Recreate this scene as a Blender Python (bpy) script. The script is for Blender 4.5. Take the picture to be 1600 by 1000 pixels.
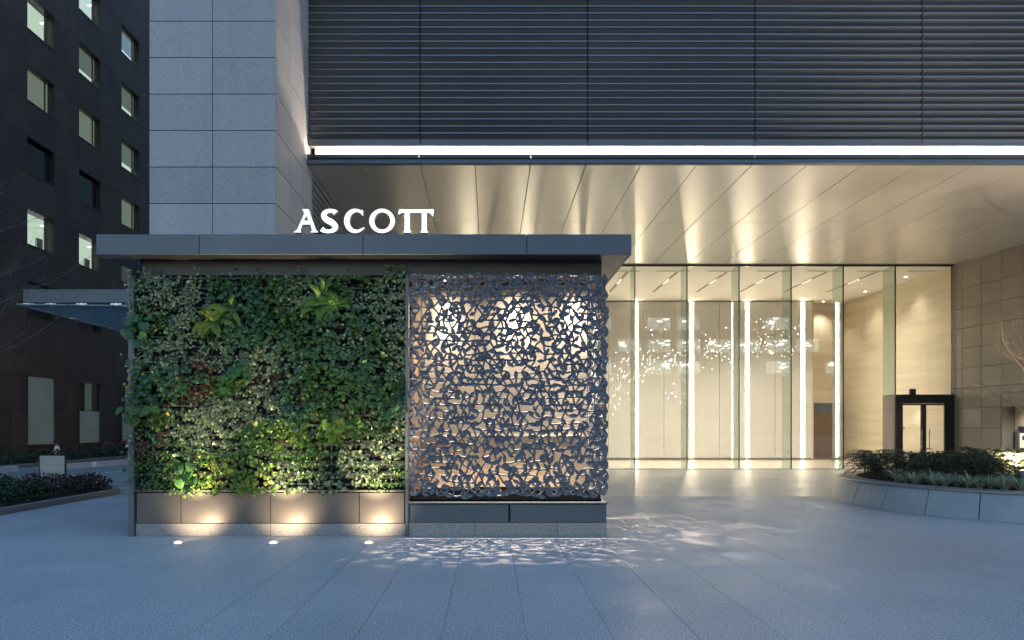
import bpy, bmesh, math, random
from math import radians, sin, cos, pi
from mathutils import Vector, Matrix, noise
from mathutils.geometry import tessellate_polygon

for o in list(bpy.data.objects):
    bpy.data.objects.remove(o)
scene = bpy.context.scene
COL = scene.collection

# ------------------------------------------------------------------ camera
F = 1066.67                       # focal length in photo pixels (24 mm on 36 mm)
VX, VY, EYE = 765.0, 667.0, 1.5   # vanishing point and eye height
cam_d = bpy.data.cameras.new('camera')
cam_d.lens = 24; cam_d.sensor_width = 36; cam_d.sensor_fit = 'HORIZONTAL'
cam_d.shift_x = (800 - VX) / 1600; cam_d.shift_y = (VY - 500) / 1600
cam_d.clip_start = 0.05; cam_d.clip_end = 2000
cam = bpy.data.objects.new('camera', cam_d); COL.objects.link(cam)
cam.location = (0, 0, EYE); cam.rotation_euler = (pi / 2, 0, 0)
scene.camera = cam

# ------------------------------------------------------------------ dusk sky, faint sun, exposure
SUN_EL, SUN_ROT = 1.2, 150.0
world = bpy.data.worlds.new('World'); scene.world = world; world.use_nodes = True
wn = world.node_tree
sky = wn.nodes.new('ShaderNodeTexSky'); sky.sky_type = 'NISHITA'; sky.sun_disc = False
sky.sun_elevation = radians(SUN_EL); sky.sun_rotation = radians(SUN_ROT)
sky.ozone_density = 2.55; sky.air_density = 1.0; sky.dust_density = 0.3
bgn = wn.nodes['Background']; bgn.inputs[1].default_value = 0.15
wn.links.new(sky.outputs[0], bgn.inputs[0])
sun_d = bpy.data.lights.new('sun', 'SUN'); sun_d.energy = 0.012; sun_d.angle = radians(20)
sun_d.color = (1.0, 0.9, 0.82)
sun = bpy.data.objects.new('sun', sun_d); COL.objects.link(sun)
sun.rotation_euler = (radians(90 - SUN_EL), 0, radians(180 - SUN_ROT) + pi - pi)
scene.view_settings.view_transform = 'Standard'; scene.view_settings.look = 'None'
scene.view_settings.gamma = 1.0; scene.view_settings.use_curve_mapping = False
scene.view_settings.exposure = 3.35
scene.cycles.use_denoising = True
try:
    scene.cycles.denoiser = 'OPENIMAGEDENOISE'
except Exception:
    pass
scene.cycles.max_bounces = 8; scene.cycles.transparent_max_bounces = 16
scene.cycles.diffuse_bounces = 4; scene.cycles.glossy_bounces = 4
scene.cycles.sample_clamp_indirect = 3.0
scene.cycles.caustics_reflective = False; scene.cycles.caustics_refractive = False

R = random.Random(11)

# ------------------------------------------------------------------ helpers
def X(px, Y): return (px - VX) * Y / F
def Z(py, Y): return EYE - (py - VY) * Y / F

class MB:
    """collects shapes, builds one mesh object"""
    def __init__(s): s.v = []; s.f = []; s.m = []
    def add(s, vs, fs, mi=0):
        b = len(s.v); s.v += [tuple(v) for v in vs]
        for f in fs: s.f.append(tuple(i + b for i in f)); s.m.append(mi)
        return s
    def box(s, x0, x1, y0, y1, z0, z1, b=0.0, mi=0):
        if b <= 0:
            vs = [(x, y, z) for x in (x0, x1) for y in (y0, y1) for z in (z0, z1)]
            return s.add(vs, [(0, 1, 3, 2), (4, 6, 7, 5), (0, 4, 5, 1), (2, 3, 7, 6), (0, 2, 6, 4), (1, 5, 7, 3)], mi)
        vs = []; idx = {}
        for a, x in enumerate((x0, x1)):
            for c, y in enumerate((y0, y1)):
                for d, z in enumerate((z0, z1)):
                    xi, yi, zi = x + (b if a == 0 else -b), y + (b if c == 0 else -b), z + (b if d == 0 else -b)
                    idx[a, c, d, 0] = len(vs); vs.append((x, yi, zi))
                    idx[a, c, d, 1] = len(vs); vs.append((xi, y, zi))
                    idx[a, c, d, 2] = len(vs); vs.append((xi, yi, z))
        fs = []
        for a in (0, 1):
            q = [idx[a, 0, 0, 0], idx[a, 1, 0, 0], idx[a, 1, 1, 0], idx[a, 0, 1, 0]]; fs.append(q if a else q[::-1])
            q = [idx[0, a, 0, 1], idx[1, a, 0, 1], idx[1, a, 1, 1], idx[0, a, 1, 1]]; fs.append(q[::-1] if a else q)
            q = [idx[0, 0, a, 2], idx[1, 0, a, 2], idx[1, 1, a, 2], idx[0, 1, a, 2]]; fs.append(q if a else q[::-1])
        for a in (0, 1):
            for c in (0, 1):
                flip = (a + c) % 2
                q = [idx[a, c, 0, 0], idx[a, c, 0, 1], idx[a, c, 1, 1], idx[a, c, 1, 0]]; fs.append(q if not flip else q[::-1])
                q = [idx[a, 0, c, 0], idx[a, 0, c, 2], idx[a, 1, c, 2], idx[a, 1, c, 0]]; fs.append(q if flip else q[::-1])
                q = [idx[0, a, c, 1], idx[0, a, c, 2], idx[1, a, c, 2], idx[1, a, c, 1]]; fs.append(q if not flip else q[::-1])
                for d in (0, 1):
                    t = [idx[a, c, d, 0], idx[a, c, d, 1], idx[a, c, d, 2]]
                    fs.append(t if (a + c + d) % 2 else t[::-1])
        return s.add(vs, fs, mi)
    def tube(s, p0, p1, r0, r1=None, n=6, caps=True, mi=0):
        r1 = r0 if r1 is None else r1
        p0, p1 = Vector(p0), Vector(p1); d = (p1 - p0)
        if d.length < 1e-6: return s
        d.normalize(); a = d.orthogonal().normalized(); b = d.cross(a)
        vs = []
        for p, r in ((p0, r0), (p1, r1)):
            for k in range(n):
                t = 2 * pi * k / n; vs.append(p + a * (r * cos(t)) + b * (r * sin(t)))
        fs = [(k, (k + 1) % n, n + (k + 1) % n, n + k) for k in range(n)]
        if caps: fs += [tuple(range(n))[::-1], tuple(range(n, 2 * n))]
        return s.add(vs, fs, mi)
    def path(s, pts, r, n=6, mi=0):
        for a, b in zip(pts[:-1], pts[1:]): s.tube(a, b, r, r, n, True, mi)
        return s
    def ring(s, c, axis, R0, r, n=20, m=6, mi=0):
        ax = Vector(axis).normalized(); a = ax.orthogonal().normalized(); b = ax.cross(a); c = Vector(c); vs = []
        for i in range(n):
            t = 2 * pi * i / n; rad = a * cos(t) + b * sin(t)
            for j in range(m):
                u = 2 * pi * j / m; vs.append(c + rad * (R0 + r * cos(u)) + ax * (r * sin(u)))
        fs = [(i * m + j, ((i + 1) % n) * m + j, ((i + 1) % n) * m + (j + 1) % m, i * m + (j + 1) % m) for i in range(n) for j in range(m)]
        return s.add(vs, fs, mi)
    def lathe(s, c, prof, n=20, mi=0):
        c = Vector(c); vs = []
        for r, z in prof:
            for i in range(n):
                t = 2 * pi * i / n; vs.append((c.x + r * cos(t), c.y + r * sin(t), c.z + z))
        fs = [(k * n + i, k * n + (i + 1) % n, (k + 1) * n + (i + 1) % n, (k + 1) * n + i) for k in range(len(prof) - 1) for i in range(n)]
        fs.append(tuple(range(n))[::-1]); fs.append(tuple((len(prof) - 1) * n + i for i in range(n)))
        return s.add(vs, fs, mi)
    def prism(s, prof, x0, x1, mi=0):
        """profile of (y, z) swept along X"""
        n = len(prof); vs = [(x0, y, z) for y, z in prof] + [(x1, y, z) for y, z in prof]
        fs = [(k, (k + 1) % n, n + (k + 1) % n, n + k) for k in range(n)] + [tuple(range(n))[::-1], tuple(range(n, 2 * n))]
        return s.add(vs, fs, mi)
    def mesh(s, name, mats, smooth=False):
        me = bpy.data.meshes.new(name); me.from_pydata(s.v, [], s.f)
        for m in (mats if isinstance(mats, (list, tuple)) else [mats]): me.materials.append(m)
        if any(s.m): me.polygons.foreach_set('material_index', s.m)
        if smooth: me.polygons.foreach_set('use_smooth', [True] * len(s.f))
        me.update(); return me
    def build(s, name, mats, parent=None, smooth=False, fix=True):
        me = s.mesh(name, mats, smooth)
        if fix:
            bm = bmesh.new(); bm.from_mesh(me); bmesh.ops.recalc_face_normals(bm, faces=bm.faces); bm.to_mesh(me); bm.free()
        return place(name, me, parent)

def fix_normals(me):
    bm = bmesh.new(); bm.from_mesh(me); bmesh.ops.recalc_face_normals(bm, faces=bm.faces); bm.to_mesh(me); bm.free(); return me

def place(name, me, parent=None, mw=None):
    o = bpy.data.objects.new(name, me); COL.objects.link(o)
    if mw is not None: o.matrix_basis = mw
    if parent is not None:
        o.parent = parent; o.matrix_parent_inverse = parent.matrix_basis.inverted()
    return o

def tag(o, label=None, cat=None, group=None, kind=None):
    if label: o['label'] = label
    if cat: o['category'] = cat
    if group: o['group'] = group
    if kind: o['kind'] = kind
    return o

def thing(name, loc, label, cat, group=None):
    o = bpy.data.objects.new(name, None); COL.objects.link(o)
    o.empty_display_size = 0.2; o.matrix_basis = Matrix.Translation(Vector(loc))
    return tag(o, label, cat, group)

def struct(name, loc=(0, 0, 0), label=None):
    o = bpy.data.objects.new(name, None); COL.objects.link(o); o.matrix_basis = Matrix.Translation(Vector(loc))
    o['kind'] = 'structure'
    if label: o['label'] = label
    return o

def kids(o): return [c for c in bpy.data.objects if c.parent == o]

def copy_tree(o, parent=None):
    c = o.copy(); COL.objects.link(c)
    if parent is not None: c.parent = parent
    for ch in kids(o): copy_tree(ch, c)
    return c

def light(name, kind, loc, energy, color, parent=None, target=None, size=None, blend=None, radius=0.03):
    d = bpy.data.lights.new(name, kind); d.energy = energy; d.color = color
    if kind == 'SPOT':
        d.spot_size = size or radians(60); d.spot_blend = 0.6 if blend is None else blend
    d.shadow_soft_size = radius
    o = bpy.data.objects.new(name, d); COL.objects.link(o)
    m = Matrix.Translation(Vector(loc))
    if target is not None:
        m = m @ (Vector(target) - Vector(loc)).to_track_quat('-Z', 'Y').to_matrix().to_4x4()
    o.matrix_basis = m
    if parent is not None:
        o.parent = parent; o.matrix_parent_inverse = parent.matrix_basis.inverted()
    return o

# ------------------------------------------------------------------ materials
def srgb(r, g, b):
    f = lambda c: (c / 255 / 12.92) if c / 255 <= 0.04045 else ((c / 255 + 0.055) / 1.055) ** 2.4
    return (f(r), f(g), f(b))

def mat(name, col, rough=0.5, metal=0.0, spec=0.5, var=0.0, speck=None, cloud=None, bump=None, streak=None,
        island=None, aniso=0.0, stretch=None, transl=0.0, rvar=0.0):
    m = bpy.data.materials.new(name); m.use_nodes = True; nt = m.node_tree; N = nt.nodes; L = nt.links
    p = N['Principled BSDF']; p.inputs['Roughness'].default_value = rough; p.inputs['Metallic'].default_value = metal
    p.inputs['Specular IOR Level'].default_value = spec
    if aniso: p.inputs['Anisotropic'].default_value = aniso
    rgb = N.new('ShaderNodeRGB'); rgb.outputs[0].default_value = (*col, 1); cur = rgb.outputs[0]
    pos = N.new('ShaderNodeNewGeometry')
    vec = pos.outputs['Position']
    if stretch:
        mp = N.new('ShaderNodeMapping'); mp.inputs['Scale'].default_value = stretch; L.new(vec, mp.inputs[0]); vec = mp.outputs[0]
    def mulby(val, amt):
        nonlocal cur
        mr = N.new('ShaderNodeMapRange'); mr.inputs['To Min'].default_value = 1 - amt; mr.inputs['To Max'].default_value = 1 + amt
        L.new(val, mr.inputs[0])
        mx = N.new('ShaderNodeVectorMath'); mx.operation = 'SCALE'; L.new(cur, mx.inputs[0]); L.new(mr.outputs[0], mx.inputs['Scale']); cur = mx.outputs[0]
    if island:
        cr = N.new('ShaderNodeValToRGB'); cr.color_ramp.interpolation = 'LINEAR'
        el = cr.color_ramp.elements
        while len(el) < len(island): el.new(0.5)
        for k, c in enumerate(island): el[k].position = k / (len(island) - 1); el[k].color = (*c, 1)
        L.new(pos.outputs['Random Per Island'], cr.inputs[0]); cur = cr.outputs[0]
    if var:
        oi = N.new('ShaderNodeObjectInfo'); mulby(oi.outputs['Random'], var)
    if cloud:
        n = N.new('ShaderNodeTexNoise'); n.inputs['Scale'].default_value = cloud[0]; n.inputs['Detail'].default_value = 5; L.new(vec, n.inputs['Vector'])
        mr = N.new('ShaderNodeMapRange'); mr.inputs[1].default_value = 0.3; mr.inputs[2].default_value = 0.7; L.new(n.outputs[0], mr.inputs[0])
        mulby(mr.outputs[0], cloud[1])
    if speck:
        n = N.new('ShaderNodeTexNoise'); n.inputs['Scale'].default_value = speck[0]; n.inputs['Detail'].default_value = 3; n.inputs['Roughness'].default_value = 0.75
        L.new(pos.outputs['Position'], n.inputs['Vector'])
        mr = N.new('ShaderNodeMapRange'); mr.inputs[1].default_value = 0.36; mr.inputs[2].default_value = 0.64; L.new(n.outputs[0], mr.inputs[0])
        mulby(mr.outputs[0], speck[1])
    if streak:   # (vector scale, amount)
        mp = N.new('ShaderNodeMapping'); mp.inputs['Scale'].default_value = streak[0]; L.new(pos.outputs['Position'], mp.inputs[0])
        n = N.new('ShaderNodeTexNoise'); n.inputs['Scale'].default_value = 1.0; n.inputs['Detail'].default_value = 6; n.inputs['Roughness'].default_value = 0.6
        L.new(mp.outputs[0], n.inputs['Vector'])
        mr = N.new('ShaderNodeMapRange'); mr.inputs[1].default_value = 0.3; mr.inputs[2].default_value = 0.7; L.new(n.outputs[0], mr.inputs[0])
        mulby(mr.outputs[0], streak[1])
    L.new(cur, p.inputs['Base Color'])
    if rvar:
        n = N.new('ShaderNodeTexNoise'); n.inputs['Scale'].default_value = 1.3; n.inputs['Detail'].default_value = 6; L.new(pos.outputs['Position'], n.inputs['Vector'])
        mr = N.new('ShaderNodeMapRange'); mr.inputs[1].default_value = 0.3; mr.inputs[2].default_value = 0.7
        mr.inputs['To Min'].default_value = max(0.02, rough - rvar); mr.inputs['To Max'].default_value = rough + rvar
        L.new(n.outputs[0], mr.inputs[0]); L.new(mr.outputs[0], p.inputs['Roughness'])
    if bump:
        n = N.new('ShaderNodeTexNoise'); n.inputs['Scale'].default_value = bump[0]; n.inputs['Detail'].default_value = 4; L.new(vec, n.inputs['Vector'])
        b = N.new('ShaderNodeBump'); b.inputs['Strength'].default_value = bump[1]; b.inputs['Distance'].default_value = bump[2] if len(bump) > 2 else 0.01
        L.new(n.outputs[0], b.inputs['Height']); L.new(b.outputs[0], p.inputs['Normal'])
    if transl:
        t = N.new('ShaderNodeBsdfTranslucent'); L.new(cur, t.inputs[0]); mix = N.new('ShaderNodeMixShader'); mix.inputs[0].default_value = transl
        L.new(p.outputs[0], mix.inputs[1]); L.new(t.outputs[0], mix.inputs[2]); L.new(mix.outputs[0], N['Material Output'].inputs[0])
    return m

def emi(name, col, strength):
    m = bpy.data.materials.new(name); m.use_nodes = True; nt = m.node_tree
    e = nt.nodes.new('ShaderNodeEmission'); e.inputs[0].default_value = (*col, 1); e.inputs[1].default_value = strength
    nt.links.new(e.outputs[0], nt.nodes['Material Output'].inputs[0]); return m

def glass(name, tint=(1, 1, 1), rough=0.0, refl=1.0, diffuse=0.0, ior=1.5):
    """thin sheet: transparent, with Fresnel reflection"""
    m = bpy.data.materials.new(name); m.use_nodes = True; nt = m.node_tree; N = nt.nodes; L = nt.links
    t = N.new('ShaderNodeBsdfTransparent'); t.inputs[0].default_value = (*tint, 1)
    g = N.new('ShaderNodeBsdfGlossy'); g.inputs['Roughness'].default_value = rough
    f = N.new('ShaderNodeFresnel'); gm = N.new('ShaderNodeNewGeometry')   # same reflection from either side of the sheet
    io = N.new('ShaderNodeMapRange'); io.inputs['To Min'].default_value = ior; io.inputs['To Max'].default_value = 1 / ior
    L.new(gm.outputs['Backfacing'], io.inputs[0]); L.new(io.outputs[0], f.inputs[0])
    ml = N.new('ShaderNodeMath'); ml.operation = 'MULTIPLY'; ml.inputs[1].default_value = refl; ml.use_clamp = True; L.new(f.outputs[0], ml.inputs[0])
    mx = N.new('ShaderNodeMixShader'); L.new(ml.outputs[0], mx.inputs[0]); L.new(g.outputs[0], mx.inputs[2])
    base = t.outputs[0]
    if diffuse:
        d = N.new('ShaderNodeBsdfTranslucent'); d.inputs[0].default_value = (*tint, 1)
        d2 = N.new('ShaderNodeBsdfDiffuse'); d2.inputs[0].default_value = (*tint, 1)
        a = N.new('ShaderNodeMixShader'); a.inputs[0].default_value = 0.5; L.new(d.outputs[0], a.inputs[1]); L.new(d2.outputs[0], a.inputs[2])
        b = N.new('ShaderNodeMixShader'); b.inputs[0].default_value = diffuse; L.new(t.outputs[0], b.inputs[1]); L.new(a.outputs[0], b.inputs[2]); base = b.outputs[0]
    L.new(base, mx.inputs[1]); L.new(mx.outputs[0], N['Material Output'].inputs[0]); return m

WARM = (1.0, 0.74, 0.46); WARM2 = (1.0, 0.90, 0.735); COOL = (0.86, 0.95, 1.0)
M = {}
M['paver'] = mat('flamed_granite_paving', (0.47, 0.465, 0.475), 0.5, var=0.03, speck=(66, 0.62), cloud=(0.45, 0.10), bump=(90, 0.35, 0.004), rvar=0.08)
M['paver_in'] = mat('honed_stone_paving', (0.40, 0.38, 0.35), 0.42, var=0.05, speck=(60, 0.15), cloud=(0.6, 0.10), rvar=0.06, island=[(0.45, 0.43, 0.395), (0.49, 0.47, 0.43)])
M['joint'] = mat('paving_joint_mortar', (0.20, 0.20, 0.205), 0.9)
M['granite'] = mat('flamed_granite_cladding', (0.36, 0.365, 0.375), 0.6, var=0.08, speck=(85, 0.30), bump=(80, 0.4, 0.004), streak=((3, 3, .25), .05))
M['granite_side'] = M['granite']
M['granite_base'] = mat('speckled_granite_base', (0.27, 0.26, 0.25), 0.5, var=0.06, speck=(110, 0.55))
M['planter'] = mat('honed_granite_planter', (0.36, 0.385, 0.40), 0.5, var=0.06, speck=(120, 0.12), cloud=(2.5, 0.10))
M['gap'] = mat('dark_joint_backing', (0.03, 0.03, 0.032), 0.9)
M['brown'] = mat('brown_stone_panel', (0.30, 0.255, 0.21), 0.4, var=0.07, speck=(60, 0.12), cloud=(1.2, 0.10))
M['dark_brown'] = mat('dark_brown_granite_panel', (0.15, 0.112, 0.094), 0.6, spec=0.2, var=0.10, speck=(18, 0.2), cloud=(0.6, 0.15))
M['metal'] = mat('grey_painted_metal', (0.105, 0.125, 0.145), 0.42, metal=0.25, var=0.03, cloud=(0.9, 0.06), rvar=0.05)
M['metal_dark'] = mat('dark_bronze_metal', (0.06, 0.058, 0.056), 0.35, metal=0.4, cloud=(1.5, 0.1), rvar=0.06)
M['panel_metal'] = mat('brushed_bronze_panel', (0.135, 0.124, 0.116), 0.42, metal=0.35, var=0.05, cloud=(1.4, 0.08), rvar=0.06)
M['black'] = mat('black_frame', (0.012, 0.011, 0.011), 0.4)
M['slat'] = mat('dark_louver_metal', (0.12, 0.12, 0.122), 0.36, metal=0.3, var=0.08, cloud=(0.35, 0.12), rvar=0.08)
M['lip'] = mat('sky_lit_louver_lip', (0.15, 0.155, 0.165), 0.4, metal=0.4, var=0.06)  # lighter and bluer than the slats: sky catch put into the colour
M['ceiling'] = mat('champagne_metal_ceiling', (0.54, 0.52, 0.485), 0.29, metal=0.3, var=0.02)
M['cove'] = mat('white_cove_board', (0.8, 0.78, 0.74), 0.6)
M['leaf_metal'] = mat('blue_grey_cast_metal', (0.155, 0.165, 0.19), 0.5, metal=0.15, var=0.08, cloud=(9, 0.08), bump=(60, 0.15, 0.003))
M['ribbed'] = mat('ribbed_beige_board', (0.52, 0.47, 0.40), 0.6, var=0.03, streak=((0.8, 0.8, 70), 0.16), bump=(1.0, 0.5, 0.006), stretch=(1, 1, 90))
M['lobby_panel'] = mat('cream_wall_panel', (0.64, 0.625, 0.58), 0.5, var=0.015, streak=((0.5, 0.5, 30), 0.02))
M['travertine'] = mat('veined_travertine', (0.58, 0.50, 0.38), 0.35, var=0.03, streak=((0.25, 0.25, 3.5), 0.13))
M['lobby_ceiling'] = mat('white_plaster_ceiling', (0.72, 0.70, 0.65), 0.7)
M['lobby_floor'] = mat('pale_polished_floor', (0.6, 0.56, 0.48), 0.2, cloud=(0.7, 0.05))
M['slot'] = mat('dark_ceiling_slot', (0.16, 0.14, 0.11), 0.7)
M['wood_door'] = mat('brown_timber_door', (0.16, 0.105, 0.065), 0.45, streak=((30, 30, 0.6), 0.2))
M['steel'] = mat('polished_steel', (0.7, 0.7, 0.7), 0.18, metal=1.0)
M['asphalt'] = mat('worn_pale_asphalt', (0.27, 0.275, 0.285), 0.55, speck=(60, 0.2), cloud=(0.25, 0.12))
M['kerb'] = mat('concrete_kerb', (0.25, 0.24, 0.225), 0.7, var=0.08, speck=(50, 0.2))
M['concrete'] = mat('pale_concrete', (0.62, 0.62, 0.62), 0.8, speck=(30, 0.1))
M['white_paint'] = mat('white_road_paint', (0.75, 0.75, 0.75), 0.6, cloud=(6, 0.2))
M['soil'] = mat('dark_soil', (0.03, 0.023, 0.017), 0.95, cloud=(12, 0.5), bump=(25, 1.0, 0.05))
M['bark'] = mat('grey_bark', (0.16, 0.12, 0.09), 0.8, cloud=(14, 0.2))
M['bark_dark'] = mat('dark_bark', (0.10, 0.085, 0.075), 0.85, cloud=(14, 0.2))
M['glass'] = glass('clear_glazing', (0.985, 0.99, 0.98), refl=1.7)
M['fin'] = glass('green_glass_fin', (0.80, 0.87, 0.83), refl=1.3, diffuse=0.16)
M['canopy_glass'] = glass('blue_canopy_glass', (0.66, 0.80, 0.84), refl=1.0, diffuse=0.42)
M['window_glass'] = glass('office_window_glass', (0.75, 0.82, 0.8), refl=1.5)
M['window_glass_dark'] = mat('dark_office_glass', (0.02, 0.03, 0.032), 0.05, spec=0.9)
M['glow_warm'] = emi('warm_led_tube', (1.0, 0.84, 0.60), 3.6)
M['tape'] = emi('cove_led_tape', (1.0, 0.80, 0.62), 20.0)
M['glow_spot'] = emi('lamp_lens', (1.0, 0.86, 0.66), 0.6)
M['drop'] = emi('glass_drop_light', (1.0, 0.93, 0.80), 0.7)
M['letter_face'] = emi('lit_acrylic_face', (0.93, 0.96, 1.0), 0.16)
M['letter_side'] = mat('white_letter_return', (0.6, 0.6, 0.62), 0.4)
M['lit_room'] = emi('lit_office_room', (0.93, 1.0, 0.82), 0.115)
M['tube'] = emi('fluorescent_tube', (0.95, 1.0, 0.95), 0.5)

# =====================================================================================
# GROUND
# =====================================================================================
g = struct('ground')
MB().add([(-400, -400, -0.02), (400, -400, -0.02), (400, 400, -0.02), (-400, 400, -0.02)], [(0, 1, 2, 3)]).build('ground_sheet', M['asphalt'], g)

# plaza: paving slabs 0.611 wide, joints running away from the camera
plaza = struct('plaza_paving')
PX0, PXN, PW, PL = -0.955 - 0.611 * 17, 46, 0.611, 0.915
MB().box(-12.0, 19.0, 0.5, 14.72, -0.06, -0.008).build('joint_bed', M['joint'], plaza)
slabs = []
rows = int((14.72 - 0.5) / PL)
for j in range(rows):
    for i in range(PXN):
        x0 = PX0 + i * PW; y1 = 14.715 - j * PL
        if x0 < -8.36: continue
        slabs.append((x0, y1 - PL))
def slab_px(s):
    x, y = s[0] + PW / 2, s[1] + PL / 2
    px = VX + x * F / max(y, .5)
    if y < 4.6 or px < -30 or px > 1630: return -1
    if 9.4 < y < 12.6 and -4.9 < x < 1.6: return -1
    return PW * PL * F * F * EYE / y ** 3
slabs.sort(key=slab_px, reverse=True)
gap = 0.0018
sm = MB().box(gap, PW - gap, gap * .5, PL - gap * .5, -0.03, 0.0, b=0.0012).mesh('paving_slab', M['paver']); fix_normals(sm)
for s in slabs[:300]:
    place('paving_slab', sm, plaza, Matrix.Translation((s[0], s[1], R.uniform(-0.0006, 0.0006))))
mb = MB()
for s in slabs[300:]:
    mb.box(s[0] + gap, s[0] + PW - gap, s[1] + gap, s[1] + PL - gap, -0.03, R.uniform(-0.0006, 0.0006))
o = mb.build('paving_field', M['paver'], plaza); o['kind'] = 'stuff'

# entrance paving under the ceiling, laid on the diagonal
entry = struct('entrance_paving')
MB().box(-10, 19.0, 14.72, 24.15, -0.06, -0.006).build('joint_bed', M['joint'], entry)
mb = MB(); tw = 0.6; c45 = cos(pi / 4)
for i in range(-60, 60):
    for j in range(-60, 60):
        cx, cy = 4 + (i * tw * 1.5 + j * tw * 0.0) * c45 - j * tw * c45, 19.4 + i * tw * 1.5 * c45 + j * tw * c45
        pts = [(cx + (a * tw * 0.75 - b * tw * .5) * c45, cy + (a * tw * 0.75 + b * tw * .5) * c45) for a, b in ((-1, -1), (1, -1), (1, 1), (-1, 1))]
        pts = [(cx + (x - cx) * .992, cy + (y - cy) * .992) for x, y in pts]
        if min(p[0] for p in pts) < -9.5 or max(p[0] for p in pts) > 18.8: continue
        # clip to the strip
        def clip(poly, yv, keep):
            out = []
            for k in range(len(poly)):
                a, b = poly[k], poly[(k + 1) % len(poly)]
                ia, ib = keep(a[1]), keep(b[1])
                if ia: out.append(a)
                if ia != ib:
                    t = (yv - a[1]) / (b[1] - a[1]); out.append((a[0] + t * (b[0] - a[0]), yv))
            return out
        pts = clip(pts, 14.73, lambda v: v >= 14.73)
        if len(pts) > 2: pts = clip(pts, 24.06, lambda v: v <= 24.06)
        if len(pts) < 3: continue
        mb.add([(x, y, 0.0) for x, y in pts], [tuple(range(len(pts)))])
o = mb.build('diagonal_paving', M['paver_in'], entry); o['kind'] = 'stuff'

# street on the left
road = struct('road')
MB().add([(-17.2, 10, -0.004), (-8.2, 10, -0.004), (-8.2, 70, -0.004), (-17.2, 70, -0.004)], [(0, 1, 2, 3)]).build('road_surface', M['asphalt'], road)
MB().add([(-8.2, 14.72, -0.003), (-4.0, 14.72, -0.003), (-4.0, 70, -0.003), (-8.2, 70, -0.003)], [(0, 1, 2, 3)]).build('lane_surface', M['asphalt'], road)
MB().add([(-12.95, 20.9, 0.0), (-12.80, 20.9, 0.0), (-12.35, 23.2, 0.0), (-12.5, 23.2, 0.0)], [(0, 1, 2, 3)]).build('painted_line', M['white_paint'], road)
kerb = struct('kerb')
me = fix_normals(MB().box(-0.075, 0.075, 0.004, 0.996, -0.05, 0.13, b=0.012).mesh('kerb_stone', M['kerb']))
for k in range(50):
    place('kerb_stone', me, kerb, Matrix.Translation((-17.25, 18 + k, 0)))

# =====================================================================================
# GRANITE PIER (left tower)
# =====================================================================================
YT = 12.7; TXL, TXR = X(233, YT), X(431, YT)
tower = thing('granite_pier', ((TXL + TXR) / 2, 14, 0), 'tall pale granite clad pier rising behind the green wall pavilion', 'pier')
MB().box(TXL + .05, TXR - .05, YT + .05, 15.25, 0, 40).build('core', M['gap'], tower)
pw = (TXR - TXL) / 2; ph = 57.0 * YT / F; zb = Z(318, YT); rows0 = -int(zb / ph)
gp = 0.006
me = fix_normals(MB().box(gp, pw - gp, 0, 0.045, gp, ph - gp, b=0.004).mesh('stone_panel', M['granite']))
for r in range(rows0 + 4, 13):
    for c in range(2):
        place('stone_panel', me, tower, Matrix.Translation((TXL + c * pw, YT, zb + r * ph)))
yj = [YT, YT + .945, YT + 1.89, 15.3]
for c in range(3):
    w = yj[c + 1] - yj[c]
    mc = fix_normals(MB().box(-0.045, 0, gp + (0.046 if c == 0 else 0), w - gp, gp, ph - gp, b=0.004).mesh('side_panel', M['granite']))
    mcl = fix_normals(MB().box(0, 0.045, gp + (0.046 if c == 0 else 0), w - gp, gp, ph - gp, b=0.004).mesh('side_panel', M['granite']))
    for r in range(rows0 + 4, 13):
        place('stone_panel', mc, tower, Matrix.Translation((TXR, yj[c], zb + r * ph)))
        place('stone_panel', mcl, tower, Matrix.Translation((TXL, yj[c], zb + r * ph)))

# =====================================================================================
# MAIN BUILDING: louvers, cove, fascia, ceiling
# =====================================================================================
YF = 14.9; ZC = 7.22
bld = thing('hotel_facade', (5, 15, 7), 'dark louvered upper facade above the bright light band', 'building')
MB().box(-6.2, 24, 15.35, 15.6, 7.3, 12.8).build('backing_wall', M['black'], bld)
MB().box(-6.2, 24, 15.0, 90.0, 12.8, 40).build('unseen_upper_mass', M['slat'], bld)  # unseen hotel mass, added to block sky light from behind
MB().box(-6.2, 24, 46.01, 140.0, 0, 12.79).build('unseen_rear_mass', M['dark_brown'], bld)  # unseen, stretched far back to shut horizon glow out of the office panes
MB().box(-6.2, 24, 33.5, 46.0, 0, 12.79).build('unseen_rear_mass', M['dark_brown'], bld)  # unseen hotel mass, added to keep sky out of the office reflections
MB().box(-6.2, -3.5, 24.2, 33.4, 0, 12.79).build('unseen_rear_mass', M['dark_brown'], bld)
MB().box(-40, TXL + .1, 40, 41, 0, 0.1).build('far_kerb', M['kerb'], None)['kind'] = 'structure'
bx = [X(p, YF) for p in (481, 656, 919, 1181, 1443)]
st = bx[-1] - bx[-2]
bx += [bx[-1] + st, bx[-1] + 2 * st]
pit = 11.05 * YF / F; z0 = 7.640
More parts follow.
